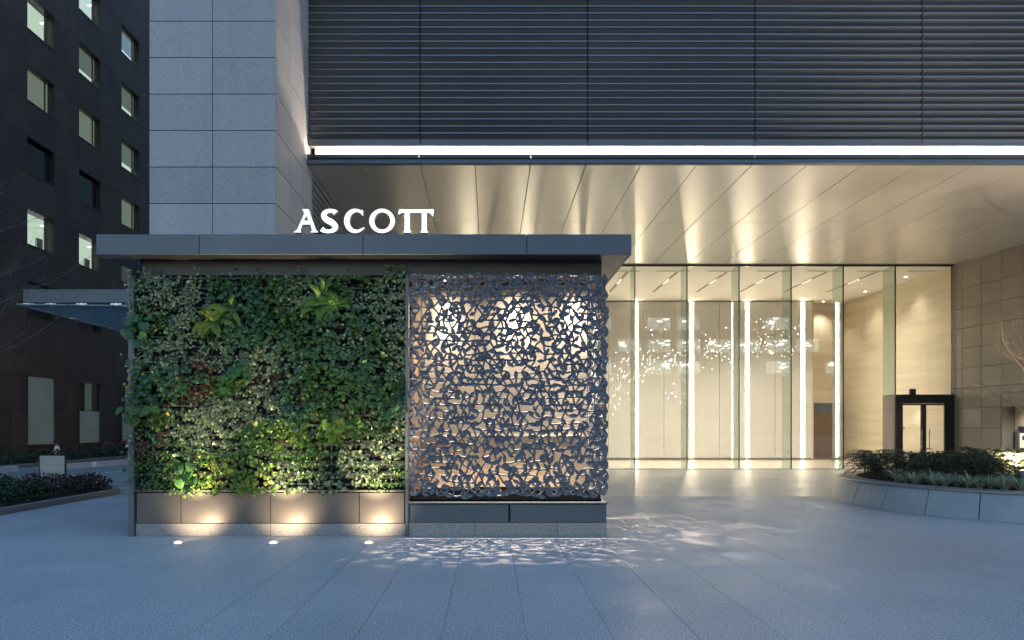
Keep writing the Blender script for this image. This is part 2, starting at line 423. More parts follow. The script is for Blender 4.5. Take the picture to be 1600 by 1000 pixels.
for b in range(len(bx) - 1):
    w = bx[b + 1] - bx[b] - 0.026
    # lip at the top, face leaning back downwards
    prof = [(0.0, pit - 0.004), (0.0, pit - 0.036), (0.018, pit - 0.041), (0.095, 0.004), (0.13, 0.004), (0.13, pit - 0.004)]
    mb = MB().prism(prof, 0, w); mb.m[0] = 1; mb.m[1] = 1
    me = fix_normals(mb.mesh('louver_slat', [M['slat'], M['lip']]))
    mb = MB().prism([(0.0, pit - 0.004), (0.0, 0.004), (0.13, 0.004), (0.13, pit - 0.004)], 0, w)
    place('flat_bottom_slat', fix_normals(mb.mesh('flat_bottom_slat', M['slat'])), bld, Matrix.Translation((bx[b] + 0.013, 14.93, z0)))  # lowest slat shaped flat so the tape light misses its front
    for r in range(1, 34):
        place('louver_slat', me, bld, Matrix.Translation((bx[b] + 0.013, 14.93, z0 + r * pit)))
# cove: board, LED tape, fascia
cove = thing('light_cove', (5, 15, 7.4), 'continuous warm white light band running below the dark louvers', 'light cove')
xe = bx[-1]
for b in range(len(bx) - 1):
    MB().box(bx[b] + .004 + (0.1 if b == 0 else 0), bx[b + 1] - .004, 15.09, 15.12, 7.34, 7.72).build('cove_board', M['cove'], cove)
MB().box(bx[0] + .12, xe, 14.985, 15.02, 7.352, 7.362).build('led_tape', M['tape'], cove)
MB().box(bx[0] + .01, xe, 14.85, 15.085, 7.335, 7.348).build('trough', M['metal_dark'], cove)
fas = thing('edge_fascia', (5, 14.85, 7.2), 'dark metal edge fascia between the light band and the soffit', 'fascia')
fx = [bx[0] + 2.43 * k for k in range(0, 9)]
for a, b in zip(fx[:-1], fx[1:]):
    MB().prism([(14.80, 7.335), (14.80, 7.41), (14.84, 7.41), (14.84, 7.335)], a + .003, b - .003).build('upper_lip', M['metal_dark'], fas)
    MB().prism([(14.84, 7.205), (14.82, 7.225), (14.84, 7.332), (14.90, 7.332), (14.90, 7.205)], a + .003, b - .003).build('lower_band', M['metal'], fas)

ceil = thing('entrance_ceiling', (5, 19.5, ZC), 'glossy champagne metal panel ceiling over the entrance forecourt', 'ceiling')
MB().box(TXL + .1, 18.2, 14.95, 24.0, ZC + .06, ZC + .1).build('ceiling_deck', M['gap'], ceil)
cw = 86.6 * 14.9 / F; cx0 = X(742.5, 14.9)
Yc = 5.72 * F / (VY - 347)
for (ya, yb) in ((14.905, Yc), (Yc, 24.02)):
    me = fix_normals(MB().box(.008, cw - .008, ya + .007, yb - .007, 0, .04, b=.003).mesh('ceiling_panel', M['ceiling']))
    for k in range(-3, 16):
        xa = cx0 + k * cw
        if k == -3:
            MB().box(TXR + .004, xa + cw - .004, ya + .004, yb - .004, ZC, ZC + .04, b=.003).build('ceiling_panel', M['ceiling'], ceil); continue
        if k == 15: continue
        place('ceiling_panel', me, ceil, Matrix.Translation((xa, 0, ZC)))
grl = thing('ceiling_grille', (-5, 19, ZC), 'dark slatted ceiling grille beside the granite pier', 'grille')
me = fix_normals(MB().box(-.05, .05, 15.35, 24.0, 0, .05).mesh('grille_bar', M['ceiling']))
for k in range(17):
    place('grille_bar', me, grl, Matrix.Translation((TXR - .06 - k * 0.13, 0, ZC)))

# =====================================================================================
# RIGHT STONE WALL
# =====================================================================================
YG = 24.1
rw = thing('stone_side_wall', (16.5, 22, 0), 'brown stone panel side wall at the right of the lobby glass', 'wall')
P0 = Vector((16.36, YG + .05, 0)); D = Vector((0.112, -1, 0)).normalized(); NRM = Vector((-1, -0.112, 0)).normalized()
def wmat(t, z): # x along wall, y out of wall, z up
    m = Matrix((( D.x, NRM.x, 0, 0), (D.y, NRM.y, 0, 0), (0, 0, 1, 0), (0, 0, 0, 1)))
    return Matrix.Translation(P0 + D * t + Vector((0, 0, z))) @ m
o = MB().box(0, 11.0, -0.9, -0.52, 0, ZC + .05).build('core', M['gap'], rw); o.matrix_basis = wmat(0, 0)
o = MB().box(0, 2.0, -0.52, -0.05, 0, ZC + .05).build('core', M['gap'], rw); o.matrix_basis = wmat(0, 0)
o = MB().box(2.0, 11.0, -0.52, -0.05, 2.62, ZC + .05).build('core', M['gap'], rw); o.matrix_basis = wmat(0, 0)
ts = [0.0, .45] + [.45 + .8 * k for k in range(1, 14)]
zs = [0.02] + [.08 + .69 * k for k in range(1, 11)]; zs[-1] = ZC + .04 if zs[-1] < ZC else zs[-1]
zs = [z for z in zs if z < ZC - .1] + [ZC + .03]
for a, b in zip(ts[:-1], ts[1:]):
    for c, d in zip(zs[:-1], zs[1:]):
        if a > 2.0 and d < 2.8: continue
        o = MB().box(.007, b - a - .007, -.05, 0, .007, d - c - .007, b=.003).build('stone_panel', M['brown'], rw)
        o.matrix_basis = wmat(a, c)
# lit alcove
alc = thing('entry_alcove', tuple(P0 + D * 3), 'lit beige wall recess behind the bare tree at right', 'alcove')
M['alcove'] = mat('beige_alcove_panel', (0.45, 0.38, 0.30), 0.5, var=0.03, speck=(40, 0.1))
for k in range(5):
    o = MB().box(.004, 1.4, -.50, -.46, 0.02, 2.6, b=.003).build('alcove_panel', M['alcove'], alc); o.matrix_basis = wmat(2.06 + 1.405 * k, 0)
o = MB().box(2.0, 2.05, -.50, 0.0, 0.02, 2.6).build('jamb', M['panel_metal'], alc); o.matrix_basis = wmat(0, 0)
o = MB().box(2.05, 9, -.50, 0.0, 2.585, 2.62).build('head', M['panel_metal'], alc); o.matrix_basis = wmat(0, 0)
light('alcove_lamp', 'SPOT', tuple(P0 + D * 3.2 + NRM * (-.2) + Vector((0, 0, 2.5))), 45, WARM2, alc, tuple(P0 + D * 3.2 + NRM * (-.45) + Vector((0, 0, .6))), radians(120), .9, .05)
nb = thing('notice_case', tuple(P0 + D * 2.9 + Vector((0, 0, 1.4))), 'small lit glass notice case hung in the wall recess at right', 'notice case')
W0 = wmat(2.28, 0.80)
def onw(mb, n, m):
    o = mb.build(n, m, nb); o.matrix_basis = W0; return o
onw(MB().box(0, 1.2, -.46, -.40, 0, .68).box(-.04, 0, -.46, -.37, -.04, .72).box(1.2, 1.24, -.46, -.37, -.04, .72).box(0, 1.2, -.46, -.37, .68, .72).box(0, 1.2, -.46, -.37, -.04, 0), 'case_frame', M['metal'])
onw(MB().box(.03, 1.17, -.399, -.392, .03, .5), 'lit_backboard', emi('lit_notice_board', (1.0, .86, .66), .11))
for k, (a, b, c, d) in enumerate(((.12, .22, .28, .42), (.42, .56, .30, .44), (.30, .62, .10, .16), (.75, .86, .28, .42))):
    onw(MB().box(a, b, -.391, -.387, c, d), 'notice_sheet', mat('printed_notice', (.10, .08, .07) if k != 2 else (.45, .25, .12), .7, cloud=(30, .5)))

# =====================================================================================
# LOBBY
# =====================================================================================
YB = 30.95; XRW = 16.40; XLW = -3.2
lob = struct('lobby_shell')
MB().box(XLW - .2, XRW + .3, YG + .0, 33, -.05, 0.002).build('lobby_floor', M['lobby_floor'], lob)
MB().box(XLW - .2, XRW + .3, YG + .02, 33, ZC + .0, ZC + .12).build('lobby_ceiling', M['lobby_ceiling'], lob)
MB().box(XLW - .2, XLW, YG, 33, 0, ZC).build('lobby_end_wall', M['lobby_panel'], lob)
MB().box(XLW, 14.62, YB + .22, YB + .4, 0, ZC).build('lobby_back_core', M['lobby_panel'], lob)
wallp = thing('lobby_feature_wall', (6, YB, 0), 'cream panelled lobby back wall split by vertical light slots', 'wall')
strips = [X(994, YB) + 2.52 * k for k in range(-3, 4)]
pt = ZC - .05
for k in range(-3, 4):
    s0 = X(994, YB) + 2.52 * k
    segs = [(s0 + .09, s0 + 1.252), (s0 + 1.268, s0 + 2.43)] if k < 3 else [(s0 + .09, 14.62)]
    for a, b in segs:
        MB().box(a, b, YB, YB + .18, .10, pt, b=.004).build('wall_panel', M['lobby_panel'], wallp)
MB().box(XLW, 14.6, YB + .06, YB + .2, 0.003, .098).build('recessed_plinth', mat('grey_plinth', (.36, .35, .31), .5), wallp)
for s in strips:
    ln = thing('vertical_light_slot', (s, YB + .1, 0.1), '%s glowing vertical light slot in the lobby back wall, counted from the left' % ['hidden third', 'hidden second', 'hidden first', 'leftmost', 'second', 'third', 'rightmost'][strips.index(s)], 'light slot', 'vertical light slots in the lobby back wall')
    MB().box(s - .036, s + .036, YB + .06, YB + .09, .12, pt - .01).build('light_tube', M['glow_warm'], ln)
    MB().box(s - .085, s + .085, YB + .10, YB + .19, .11, pt).build('slot_channel', M['cove'], ln)
# recess at the right with the timber door
MB().box(14.62, 14.70, YB + .02, 31.62, 0, ZC).build('return_wall', M['travertine'], lob)
MB().box(14.70, XRW, 31.6, 31.75, 0, ZC).build('recess_wall', M['travertine'], lob)
dr = thing('timber_door', (15.7, 31.6, 0), 'brown timber door in the lobby back right corner', 'door')
dx0, dx1 = X(1271, 31.5), 16.34
MB().box(dx0, dx1, 31.52, 31.595, 2.15, 2.6).build('transom', M['metal'], dr)
lf = MB().box(dx0, dx1, 31.53, 31.595, 0.01, 2.145).build('door_leaf', M['wood_door'], dr)
MB().box(dx1 - .16, dx1 - .13, 31.47, 31.53, .85, 1.35).build('handle', M['metal_dark'], lf)
# right travertine wall, panels
tw_ = thing('travertine_wall', (XRW, 28, 0), 'veined honey travertine wall inside the lobby at right', 'wall')
MB().box(XRW + .04, XRW + .2, YG + .1, 31.8, 0, ZC).build('wall_core', M['gap'], tw_)
ys = [YG + .12, 25.6, 27.1, 28.6, 30.1, 31.6]; zz = [0.003, 1.2, 2.4, 3.6, 4.8, 6.0, ZC - .005]
for a, b in zip(ys[:-1], ys[1:]):
    for c, d in zip(zz[:-1], zz[1:]):
        MB().box(XRW, XRW + .04, a + .0015, b - .0015, c + .0015, d - .0015, b=.001).build('wall_panel', M['travertine'], tw_)
MB().box(XRW - .03, XRW - .002, 26.95, 27.4, 1.42, 1.47).build('wall_plate', M['metal_dark'], tw_)
rl = thing('recess_downlight', (15.2, 31.1, ZC - .03), 'small round downlight above the timber door recess', 'downlight')
MB().lathe((15.2, 31.1, ZC - .03), [(.04, 0), (.045, .01), (.045, .028)], 12).build('lamp', M['glow_spot'], rl)
light('wash', 'SPOT', (15.2, 31.1, ZC - .08), 26, WARM2, rl, (15.5, 31.4, 2), radians(95), 1.0, .06)
# ceiling slots with small downlights
for k in range(8):
    xs = 3.0 + 1.84 * k + .25
    if xs > 15.5: continue
    sl = thing('ceiling_light_slot', (xs, 26.6, ZC), '%s dark lighting slot with small downlights in the lobby ceiling, counted from the left' % ['first', 'second', 'third', 'fourth', 'fifth', 'sixth', 'seventh', 'eighth'][k], 'light slot', 'lighting slots in the lobby ceiling')
    MB().box(xs - .05, xs + .05, 25.2, 28.9, ZC - .008, ZC - .001).build('slot', M['slot'], sl)
    for q in range(4):
        yq = 26.5 + q * .22
        MB().lathe((xs, yq, ZC - .022), [(.022, 0), (.026, .006), (.026, .013)], 10).build('lamp', M['glow_spot'], sl)
    light('downlight', 'SPOT', (xs, 26.8, ZC - .06), 80, WARM2, sl, (xs, 27.6, 0), radians(125), 1.0, .12)
for k, (yy) in enumerate((26.0, 28.8)):
    wl = thing('wall_washer', (XRW - .55, yy, ZC - .03), '%s small round downlight washing the travertine wall' % ['nearer', 'farther'][k], 'downlight', 'wall washers')
    MB().lathe((XRW - .55, yy, ZC - .03), [(.05, 0), (.055, .01), (.055, .028)], 14).build('lamp', M['glow_spot'], wl)
    light('wash', 'SPOT', (XRW - .7, yy, ZC - .08), 14, WARM2, wl, (XRW - .1, yy, 3.0), radians(85), 1.0, .08)
# linear diffuser grilles near the glass
for k in range(7):
    xs = 4.3 + 1.84 * k
    tag(MB().box(xs, xs + 1.2, 25.0, 25.08, ZC - .010, ZC - .003).build('air_diffuser', M['slot']), '%s slim air diffuser in the lobby ceiling just behind the glass' % ['first', 'second', 'third', 'fourth', 'fifth', 'sixth', 'last'][k], 'diffuser', 'air diffusers in the lobby ceiling')

# glass curtain wall
gw = thing('lobby_glass_wall', (7, YG, 0), 'tall frameless lobby glass wall with green glass fins', 'glass wall')
jx = [X(992, YG) + 1.838 * k for k in range(-4, 7)]; jx[-1] = X(1487, YG)
for k, x in enumerate(jx):
    MB().box(x - .016, x + .016, YG - .02, YG + .02, 0.02, ZC - .02).build('joint_bar', M['black'], gw)
    if k < len(jx) - 1:
        zlo = 2.62 if k == len(jx) - 2 else 0.03
        MB().box(x + .018, jx[k + 1] - .018, YG - .006, YG + .006, zlo, ZC - .06).build('pane', M['glass'], gw)
        if 0 < k:
            zb_ = 2.62 if k == len(jx) - 2 else 0.01
            MB().box(x - .011, x + .011, YG + .03, YG + .74, zb_, ZC - .01).build('glass_fin', M['fin'], gw)
MB().box(jx[0], jx[-1] + .03, YG - .05, YG + .05, ZC - .055, ZC - .003).build('head_frame', M['black'], gw)
MB().box(jx[0], jx[-2], YG - .03, YG + .03, 0.001, .028).build('base_channel', M['steel'], gw)
# entrance vestibule
vs = thing('vestibule_doors', (15.3, YG, 0), 'black framed double glass doors at the right end of the lobby glass', 'door')
va, vb = jx[-2], X(1490, YG)
fr = MB(); fr.box(va, va + .22, YG - .06, YG + .06, 0, 2.6).box(vb - .30, vb, YG - .06, YG + .06, 0, 2.6).box(va + .22, vb - .3, YG - .06, YG + .06, 2.32, 2.6)
fr.build('door_frame', M['black'], vs)
MB().box(va - .02, vb + .02, YG - .09, YG + .74, 2.603, 2.64).build('vestibule_roof', M['black'], vs)
MB().box(va - .02, va + .0, YG + .07, YG + .74, 0, 2.6).build('vestibule_side', M['panel_metal'], vs)
mid = (va + .22 + vb - .3) / 2
for k, (a, b) in enumerate(((va + .225, mid - .004), (mid + .004, vb - .305))):
    d = MB().box(a, a + (.03 if k == 0 else .085), YG - .03, YG + .03, .02, 2.31).box(b - (.085 if k == 0 else .03), b, YG - .03, YG + .03, .02, 2.31).box(a, b, YG - .029, YG + .029, 2.26, 2.312).box(a, b, YG - .029, YG + .029, .018, .12).build('door_leaf', M['black'], vs)
    MB().box(a + .02, b - .02, YG - .004, YG + .004, .1, 2.27).build('door_pane', M['glass'], d)
    hx = b - .10 if k == 0 else a + .16
    MB().tube((hx, YG - .09, .7), (hx, YG - .09, 1.42), .017, n=8).tube((hx, YG - .09, .82), (hx, YG - .02, .82), .012).tube((hx, YG - .09, 1.3), (hx, YG - .02, 1.3), .012).build('pull_handle', M['steel'], d)
tag(MB().box(X(1421, YG), X(1430, YG), YG - .06, YG + .04, 2.642, 2.84, b=.01).build('door_sensor', M['black']), 'small black sensor box on top of the double door frame', 'sensor')

# chandelier of glass drops
ch = thing('drop_chandelier', (9, 27.5, ZC), 'cloud of small glowing glass drops hung in the lobby', 'chandelier')
bmi = bmesh.new(); bmesh.ops.create_icosphere(bmi, subdivisions=1, radius=1.0); dme = bpy.data.meshes.new('glass_drop'); bmi.to_mesh(dme); bmi.free(); dme.materials.append(M['drop'])
RC = random.Random(5)
clus = [(975, 590, 20, 26, 40), (1015, 565, 26, 20, 45), (1050, 560, 22, 16, 38), (1060, 610, 16, 26, 9), (1000, 625, 40, 25, 6), (1022, 520, 14, 16, 7), (1105, 545, 24, 20, 32), (1140, 545, 16, 24, 24), (1150, 580, 14, 26, 10),
        (1190, 540, 22, 18, 42), (1195, 510, 16, 12, 14), (1228, 535, 14, 26, 24), (1240, 510, 8, 14, 8), (962, 630, 10, 16, 7)]
wires = MB()
for cx, cy, sx, sy, n in clus:
    for _ in range(n):
        px, py = RC.gauss(cx, sx * .6), RC.gauss(cy, sy * .6); yy = RC.uniform(26.4, 28.6)
        if not (956 < px < 1250): continue
        p = Vector((X(px, yy), yy, Z(py, yy)))
        r = RC.uniform(.011, .022)
        place('glass_drop', dme, ch, Matrix.Translation(p) @ Matrix.Rotation(RC.uniform(-.6, .6), 4, 'Y') @ Matrix.Diagonal((r * 1.3, r, r * .8, 1)))
        wires.tube(p, (p.x, p.y, ZC - .01), .0008, n=3, caps=False)
wires.build('suspension_wires', M['steel'], ch)['kind'] = 'stuff'

# =====================================================================================
# PAVILION
# =====================================================================================
YP = 9.36
pav = thing('garden_pavilion', (-1.65, 10, 0), 'small flat roofed pavilion with metal fascia carrying the letters', 'pavilion')
EY = 9.10; RX0, RX1 = X(150, EY), X(987, EY); RZ0, RZ1 = Z(397.5, EY), Z(366, EY)
roof = MB().box(RX0 + .03, RX1 - .03, EY + .03, 12.62, RZ0 + .02, RZ1 - .02).build('roof', M['metal_dark'], pav)
seams = [RX0] + [X(p, EY) for p in (311, 567, 823)] + [RX1]
for a, b in zip(seams[:-1], seams[1:]):
    MB().box(a + .004, b - .004, EY, EY + .028, RZ0, RZ1, b=.004).build('fascia_panel', M['metal'], roof)
    MB().box(max(a, RX0 + .03) + .003, min(b, RX1 - .03) - .003, EY + .031, 9.90, RZ0 + .002, RZ0 + .018).build('soffit_panel', M['metal_dark'], roof)
    MB().box(max(a, RX0 + .03) + .003, min(b, RX1 - .03) - .003, 9.906, 12.6, RZ0 + .002, RZ0 + .018).build('soffit_panel', M['metal_dark'], roof)
    MB().box(a + .004, b - .004, EY + .03, 12.62, RZ1 - .018, RZ1 - .002).build('roof_sheet', M['metal'], roof)
for xx, s in ((RX0, 0), (RX1 - .028, 1)):
    for a, b in ((EY + .032, 10.8), (10.805, 12.62)):
        MB().box(xx, xx + .028, a, b, RZ0, RZ1, b=.003).build('fascia_panel', M['metal'], roof)
FZ0 = 3.60
MB().box(X(222, 9.45), X(940, 9.45), 9.45, 9.62, FZ0, RZ0).build('frieze', M['metal_dark'], pav)
XL, XM, XR = X(207, YP), X(637, YP), X(948, YP)
MB().box(XL + .04, XM - .01, 9.50, 12.6, 0.02, RZ0).build('core_wall', M['gap'], pav)
# inside the leaf screen: ribbed board back wall
YI = 11.0
MB().box(XM, XM + .03, 9.63, YI, .5, RZ0 - .004).build('inner_side_wall', mat('brown_inner_lining', (.22, .14, .09), .5, streak=((.8, .8, 40), .1)), pav)
MB().box(XM, XR - .02, YI + .04, YI + .1, .2, RZ0).build('inner_back_core', M['gap'], pav)
cols = [XM + .032, X(742, YI), X(866, YI), XR - .03]; rws = [.505, Z(681, YI), Z(602, YI), RZ0 - .004]
for a, b in zip(cols[:-1], cols[1:]):
    for c, d in zip(rws[:-1], rws[1:]):
        MB().box(a + .004, b - .004, YI, YI + .035, c + .004, d - .004, b=.002).build('back_panel', M['ribbed'], pav)
MB().box(XM + .03, XR - .05, 9.5, YI, .42, .49).build('trough_floor', M['gap'], pav)
MB().box(XM + .03, XR - .03, YI - .03, YI - .001, Z(682.5, YI), Z(680, YI)).build('shelf_rail', M['cove'], pav)
MB().box(XM + .03, XR - .06, 9.50, 9.515, .47, .63).build('trough_upstand', M['black'], pav)
# plinth of the screen side
gseam = [XM + .012] + [X(p, YP) for p in (742, 871)] + [XR]
for a, b in zip(gseam[:-1], gseam[1:]):
    MB().box(a + .002, b - .002, YP, YP + .2, 0.002, .185, b=.003).build('granite_block', M['granite_base'], pav)
MB().box(XR - .2, XR, YP + .205, 11.1, 0.002, .185, b=.003).build('granite_block', M['granite_base'], pav)
for a, b in ((XM + .012, X(794.5, YP)), (X(797.5, YP), XR - .004)):
    MB().box(a, b, YP + .004, YP + .05, .192, .432, b=.003).build('plinth_panel', M['metal'], pav)
MB().box(XR - .05, XR - .004, YP + .055, 11.1, .192, .432, b=.003).build('plinth_panel', M['metal'], pav)
MB().box(XM + .012, XR - .052, YP + .052, 9.48, .19, .43).build('plinth_core', M['gap'], pav)
MB().box(XM + .012, XR + .012, YP - .012, 9.47, .440, .466, b=.003).build('ledge', M['metal'], pav)
MB().box(XR - .10, XR + .012, 9.472, 11.1, .440, .466, b=.003).build('ledge', M['metal'], pav)
# plinth of the green wall side
for a, b in zip([207 + 4, 422], [422, 634]):
    MB().box(X(a, YP) + .002, X(b, YP) - .002, YP + .01, YP + .15, 0.002, .172, b=.003).build('granite_block', M['granite_base'], pav)
pe = [212, 282, 422, 561, 632]
for a, b in zip(pe[:-1], pe[1:]):
    MB().box(X(a, YP) + .004, X(b, YP) - .004, YP + .012, YP + .04, .178, .596, b=.004).build('base_panel', M['panel_metal'], pav)
MB().box(X(209, YP), X(634, YP), YP + .045, YP + .13, .175, .60).build('panel_backing', M['gap'], pav)
MB().box(X(211, YP), X(633, YP), YP - .02, YP + .13, .612, .636, b=.003).build('ledge', M['panel_metal'], pav)
MB().box(X(202, YP), X(210.5, YP), YP - .03, YP + .12, 0.002, FZ0 - .02, b=.004).build('post', M['metal'], pav)
MB().box(X(200, YP), X(202, YP) - .003, YP + .03, YP + .14, 0.03, FZ0 - .02).build('post_edge', M['metal'], pav)
MB().box(X(633.5, YP), X(638.5, YP), YP - .03, YP + .12, 0.002, FZ0 - .02, b=.003).build('post', M['metal'], pav)
# three downlights over the screen interior
for k, px in enumerate((697, 806, 899)):
    xx = X(px, 10.75)
    dl = thing('pavilion_downlight', (xx, 10.5, 3.75), '%s bright downlight behind the leaf screen' % ['left', 'middle', 'right'][k], 'downlight', 'downlights behind the leaf screen')
    MB().lathe((xx, 10.6, 3.775), [(.045, 0), (.05, .01), (.05, .02)], 14).build('housing', M['black'], dl)
    MB().lathe((xx, 10.6, 3.768), [(.038, 0), (.038, .006)], 14).build('lens', M['glow_spot'], dl)
    light('wall_beam', 'SPOT', (xx, 10.84, 3.75), 46, (1, .86, .68), dl, (xx, 10.96, .9), radians(58), 1.0, .06)
    light('fill_beam', 'SPOT', (xx, 10.55, 3.73), 6, (1, .84, .66), dl, (xx, 11.0, 2.2), radians(140), 1.0, .05)  # extra fill spot, added to brighten the back board overall
    light('plaza_beam', 'SPOT', (xx, 10.5, 3.72), 120, (1, .80, .60), dl, (xx + (.35 if k == 2 else 0), 9.5, .6), radians(52), .75, .025)  # additional spot per lamp, added to throw the leaf pattern onto the paving
    if k == 1: light('side_beam', 'SPOT', (xx, 10.5, 3.72), 70, (1, .80, .60), dl, (2.3, 10.2, 0), radians(48), .8, .02)  # another added spot, throws the pattern out through the side screen
# a low strip at the foot of the board
fl = thing('foot_light', (.2, 10.6, .5), 'warm strip light along the foot of the wall behind the leaf screen', 'strip light')
MB().box(XM + .2, XR - .25, 10.72, 10.75, .50, .515).build('led_strip', emi('amber_led_strip', (1, .66, .36), 3.0), fl)
MB().box(XM + .2, XR - .25, 10.69, 10.718, .491, .56).build('shield', M['black'], fl)

# ------------------------------------------------------------------ cast metal leaf screen
scr = thing('leaf_screen', (.25, YP, .47), 'blue grey cast metal screen of leaves and stems beside the green wall', 'screen')
RS = random.Random(21)
def leaf_mesh(L, W, mat_, th=.010, fold=.010, bend=0.0):
    """pointed leaf along +X in the XZ plane, thickness along Y (front = -Y), centre rib recessed"""
    prof = [(0, .05), (.10, .26), (.26, .45), (.46, .5), (.66, .43), (.84, .26), (1.0, .02)]
    mb = MB(); vs = []
    for side in (0, 1):
        y = 0 if side == 0 else th
        for t, w in prof:
            x = t * L; c = bend * sin(t * pi) * L
            yf = y - (fold if side == 0 else 0)
            vs += [(x, yf, c + w * W), (x, y + (0.004 if side == 0 else 0), c), (x, yf, c - w * W)]
    n = len(prof); fs = []
    for k in range(n - 1):
        a = 3 * k; b = a + 3
        fs += [(a, b, b + 1, a + 1), (a + 1, b + 1, b + 2, a + 2)]
        a2, b2 = a + 3 * n, b + 3 * n
        fs += [(a2 + 1, b2 + 1, b2, a2), (a2 + 2, b2 + 2, b2 + 1, a2 + 1)]
        fs += [(a, a2, b2, b), (a + 2, b + 2, b2 + 2, a2 + 2)]
    mb.add(vs, fs); return mb
leafs = [fix_normals(leaf_mesh(l, w, 0, bend=bd).mesh('metal_leaf', M['leaf_metal'])) for l, w, bd in ((.116, .058, .02), (.108, .056, -.02), (.102, .058, .0), (.120, .055, .03))]
def poisson(w, h, r, rnd, tries=4000):
    pts = []; grid = {}
    for _ in range(tries):
        p = (rnd.uniform(0, w), rnd.uniform(0, h)); gx, gy = int(p[0] / r), int(p[1] / r)
        if any((p[0] - q[0]) ** 2 + (p[1] - q[1]) ** 2 < r * r for a in (-1, 0, 1) for b in (-1, 0, 1) for q in grid.get((gx + a, gy + b), ())): continue
        pts.append(p); grid.setdefault((gx, gy), []).append(p)
    return pts
def screen_panel(w, h, rnd):
    """nodes on a loose triangular net; every link is a twig, a leaf or a hole"""
    d = .101; rowh = d * .866; grid = {}
    nr, nc = int(h / rowh) + 1, int(w / d) + 1
    dx, dz = w / (nc - .5), h / (nr - 1)
    for r in range(nr):
        for c in range(nc):
            grid[r, c] = (min(w - .008, max(.008, (c + (.5 if r % 2 else 0)) * dx + rnd.uniform(-.024, .024))), r * dz + rnd.uniform(-.022, .022))
    idx = {k: i for i, k in enumerate(grid)}; pts = list(grid.values())
    edges, leaves = set(), []
    for (r, c), i in idx.items():
        o = r % 2
        nbs = [(r, c + 1), (r, c - 1), (r + 1, c + o - 1), (r + 1, c + o), (r - 1, c + o - 1), (r - 1, c + o)]
        nbs = [idx[n] for n in nbs if n in idx]; rnd.shuffle(nbs)
        free = [n for n in nbs if (min(i, n), max(i, n)) not in edges]
        p = pts[i]
        if free:
            n = free.pop(); a = math.atan2(pts[n][1] - p[1], pts[n][0] - p[0]) + rnd.uniform(-.28, .28)
            if not -.01 < p[0] + .11 * cos(a) < w + .01: a = pi - a
            leaves.append((p[0], p[1], a, rnd.randrange(4), rnd.uniform(.86, 1.08)))
        for n in free[:rnd.choice((1, 1, 2))]: edges.add((min(i, n), max(i, n)))
        if free and rnd.random() < .22:
            n = free[-1]; a = math.atan2(pts[n][1] - p[1], pts[n][0] - p[0])
            if 0 < p[0] + .09 * cos(a) < w: leaves.append((p[0], p[1], a, rnd.randrange(4), rnd.uniform(.7, .9)))
    return pts, edges, leaves
def stem_bar(mb, a, b, w=.025, th=.014):
    d = Vector((b[0] - a[0], 0, b[2] - a[2])); 
    if d.length < 1e-4: return
    d.normalize(); n = Vector((-d.z, 0, d.x)) * w / 2; A = Vector(a); B = Vector(b)
    vs = []
    for p, ww in ((A, 1.15), (B, .85)):
        for s_, y in ((1, 0.004), (.35, -.006), (-.35, -.006), (-1, 0.004), (-1, th), (1, th)):
            vs.append(p + n * s_ * ww + Vector((0, y, 0)))
    fs = [(k, (k + 1) % 6, 6 + (k + 1) % 6, 6 + k) for k in range(6)] + [(5, 4, 3, 2, 1, 0), (6, 7, 8, 9, 10, 11)]
    mb.add(vs, fs)
SX0, SW, SZ0, SH = XM + .02, XR - XM - .0, .57, 3.0
def put_panel(w, h, frame, rnd, first):
    """frame maps (u, depth, v) to the world"""
    pts, edges, leaves = screen_panel(w, h, rnd)
    st = MB()
    for i, j in edges:
        a, b = pts[i], pts[j]
        # bent stem
        mx, mz = (a[0] + b[0]) / 2 + rnd.uniform(-.012, .012), (a[1] + b[1]) / 2 + rnd.uniform(-.012, .012)
        stem_bar(st, (a[0], 0, a[1]), (mx, 0, mz)); stem_bar(st, (mx, 0, mz), (b[0], 0, b[1]))
    o = st.build('stem_lattice', M['leaf_metal'], scr); o['kind'] = 'stuff'; o.matrix_basis = frame
    rest = MB(); n = 0
    rnd.shuffle(leaves)
    for (u, v, a, k, s) in leaves:
        m = frame @ Matrix.Translation((u, rnd.uniform(-.018, -.006), v)) @ Matrix.Rotation(-a, 4, 'Y') @ Matrix.Rotation(rnd.uniform(-.16, .16), 4, 'X') @ Matrix.Rotation(rnd.uniform(-.05, .05), 4, 'Z') @ Matrix.Scale(s, 4)
        n += 1
        if first and n <= 300:
            place('metal_leaf', leafs[k], scr, m)
        else:
            rest.add([m @ vv.co for vv in leafs[k].vertices], [tuple(p.vertices) for p in leafs[k].polygons])
    o = rest.build('small_leaves', M['leaf_metal'], scr, fix=False); o['kind'] = 'stuff'
put_panel(SW, SH, Matrix.Translation((SX0, YP - .005, SZ0)), RS, True)
side = Matrix.Translation((XR - .012, 9.45, SZ0)) @ Matrix.Rotation(pi / 2, 4, 'Z')
put_panel(1.5, SH, side, RS, False)
for z in (1.36, 2.17, 3.3):
    MB().box(XM + .03, XR - .02, YP + .05, YP + .065, z - .006, z + .006).build('tie_rail', M['leaf_metal'], scr)

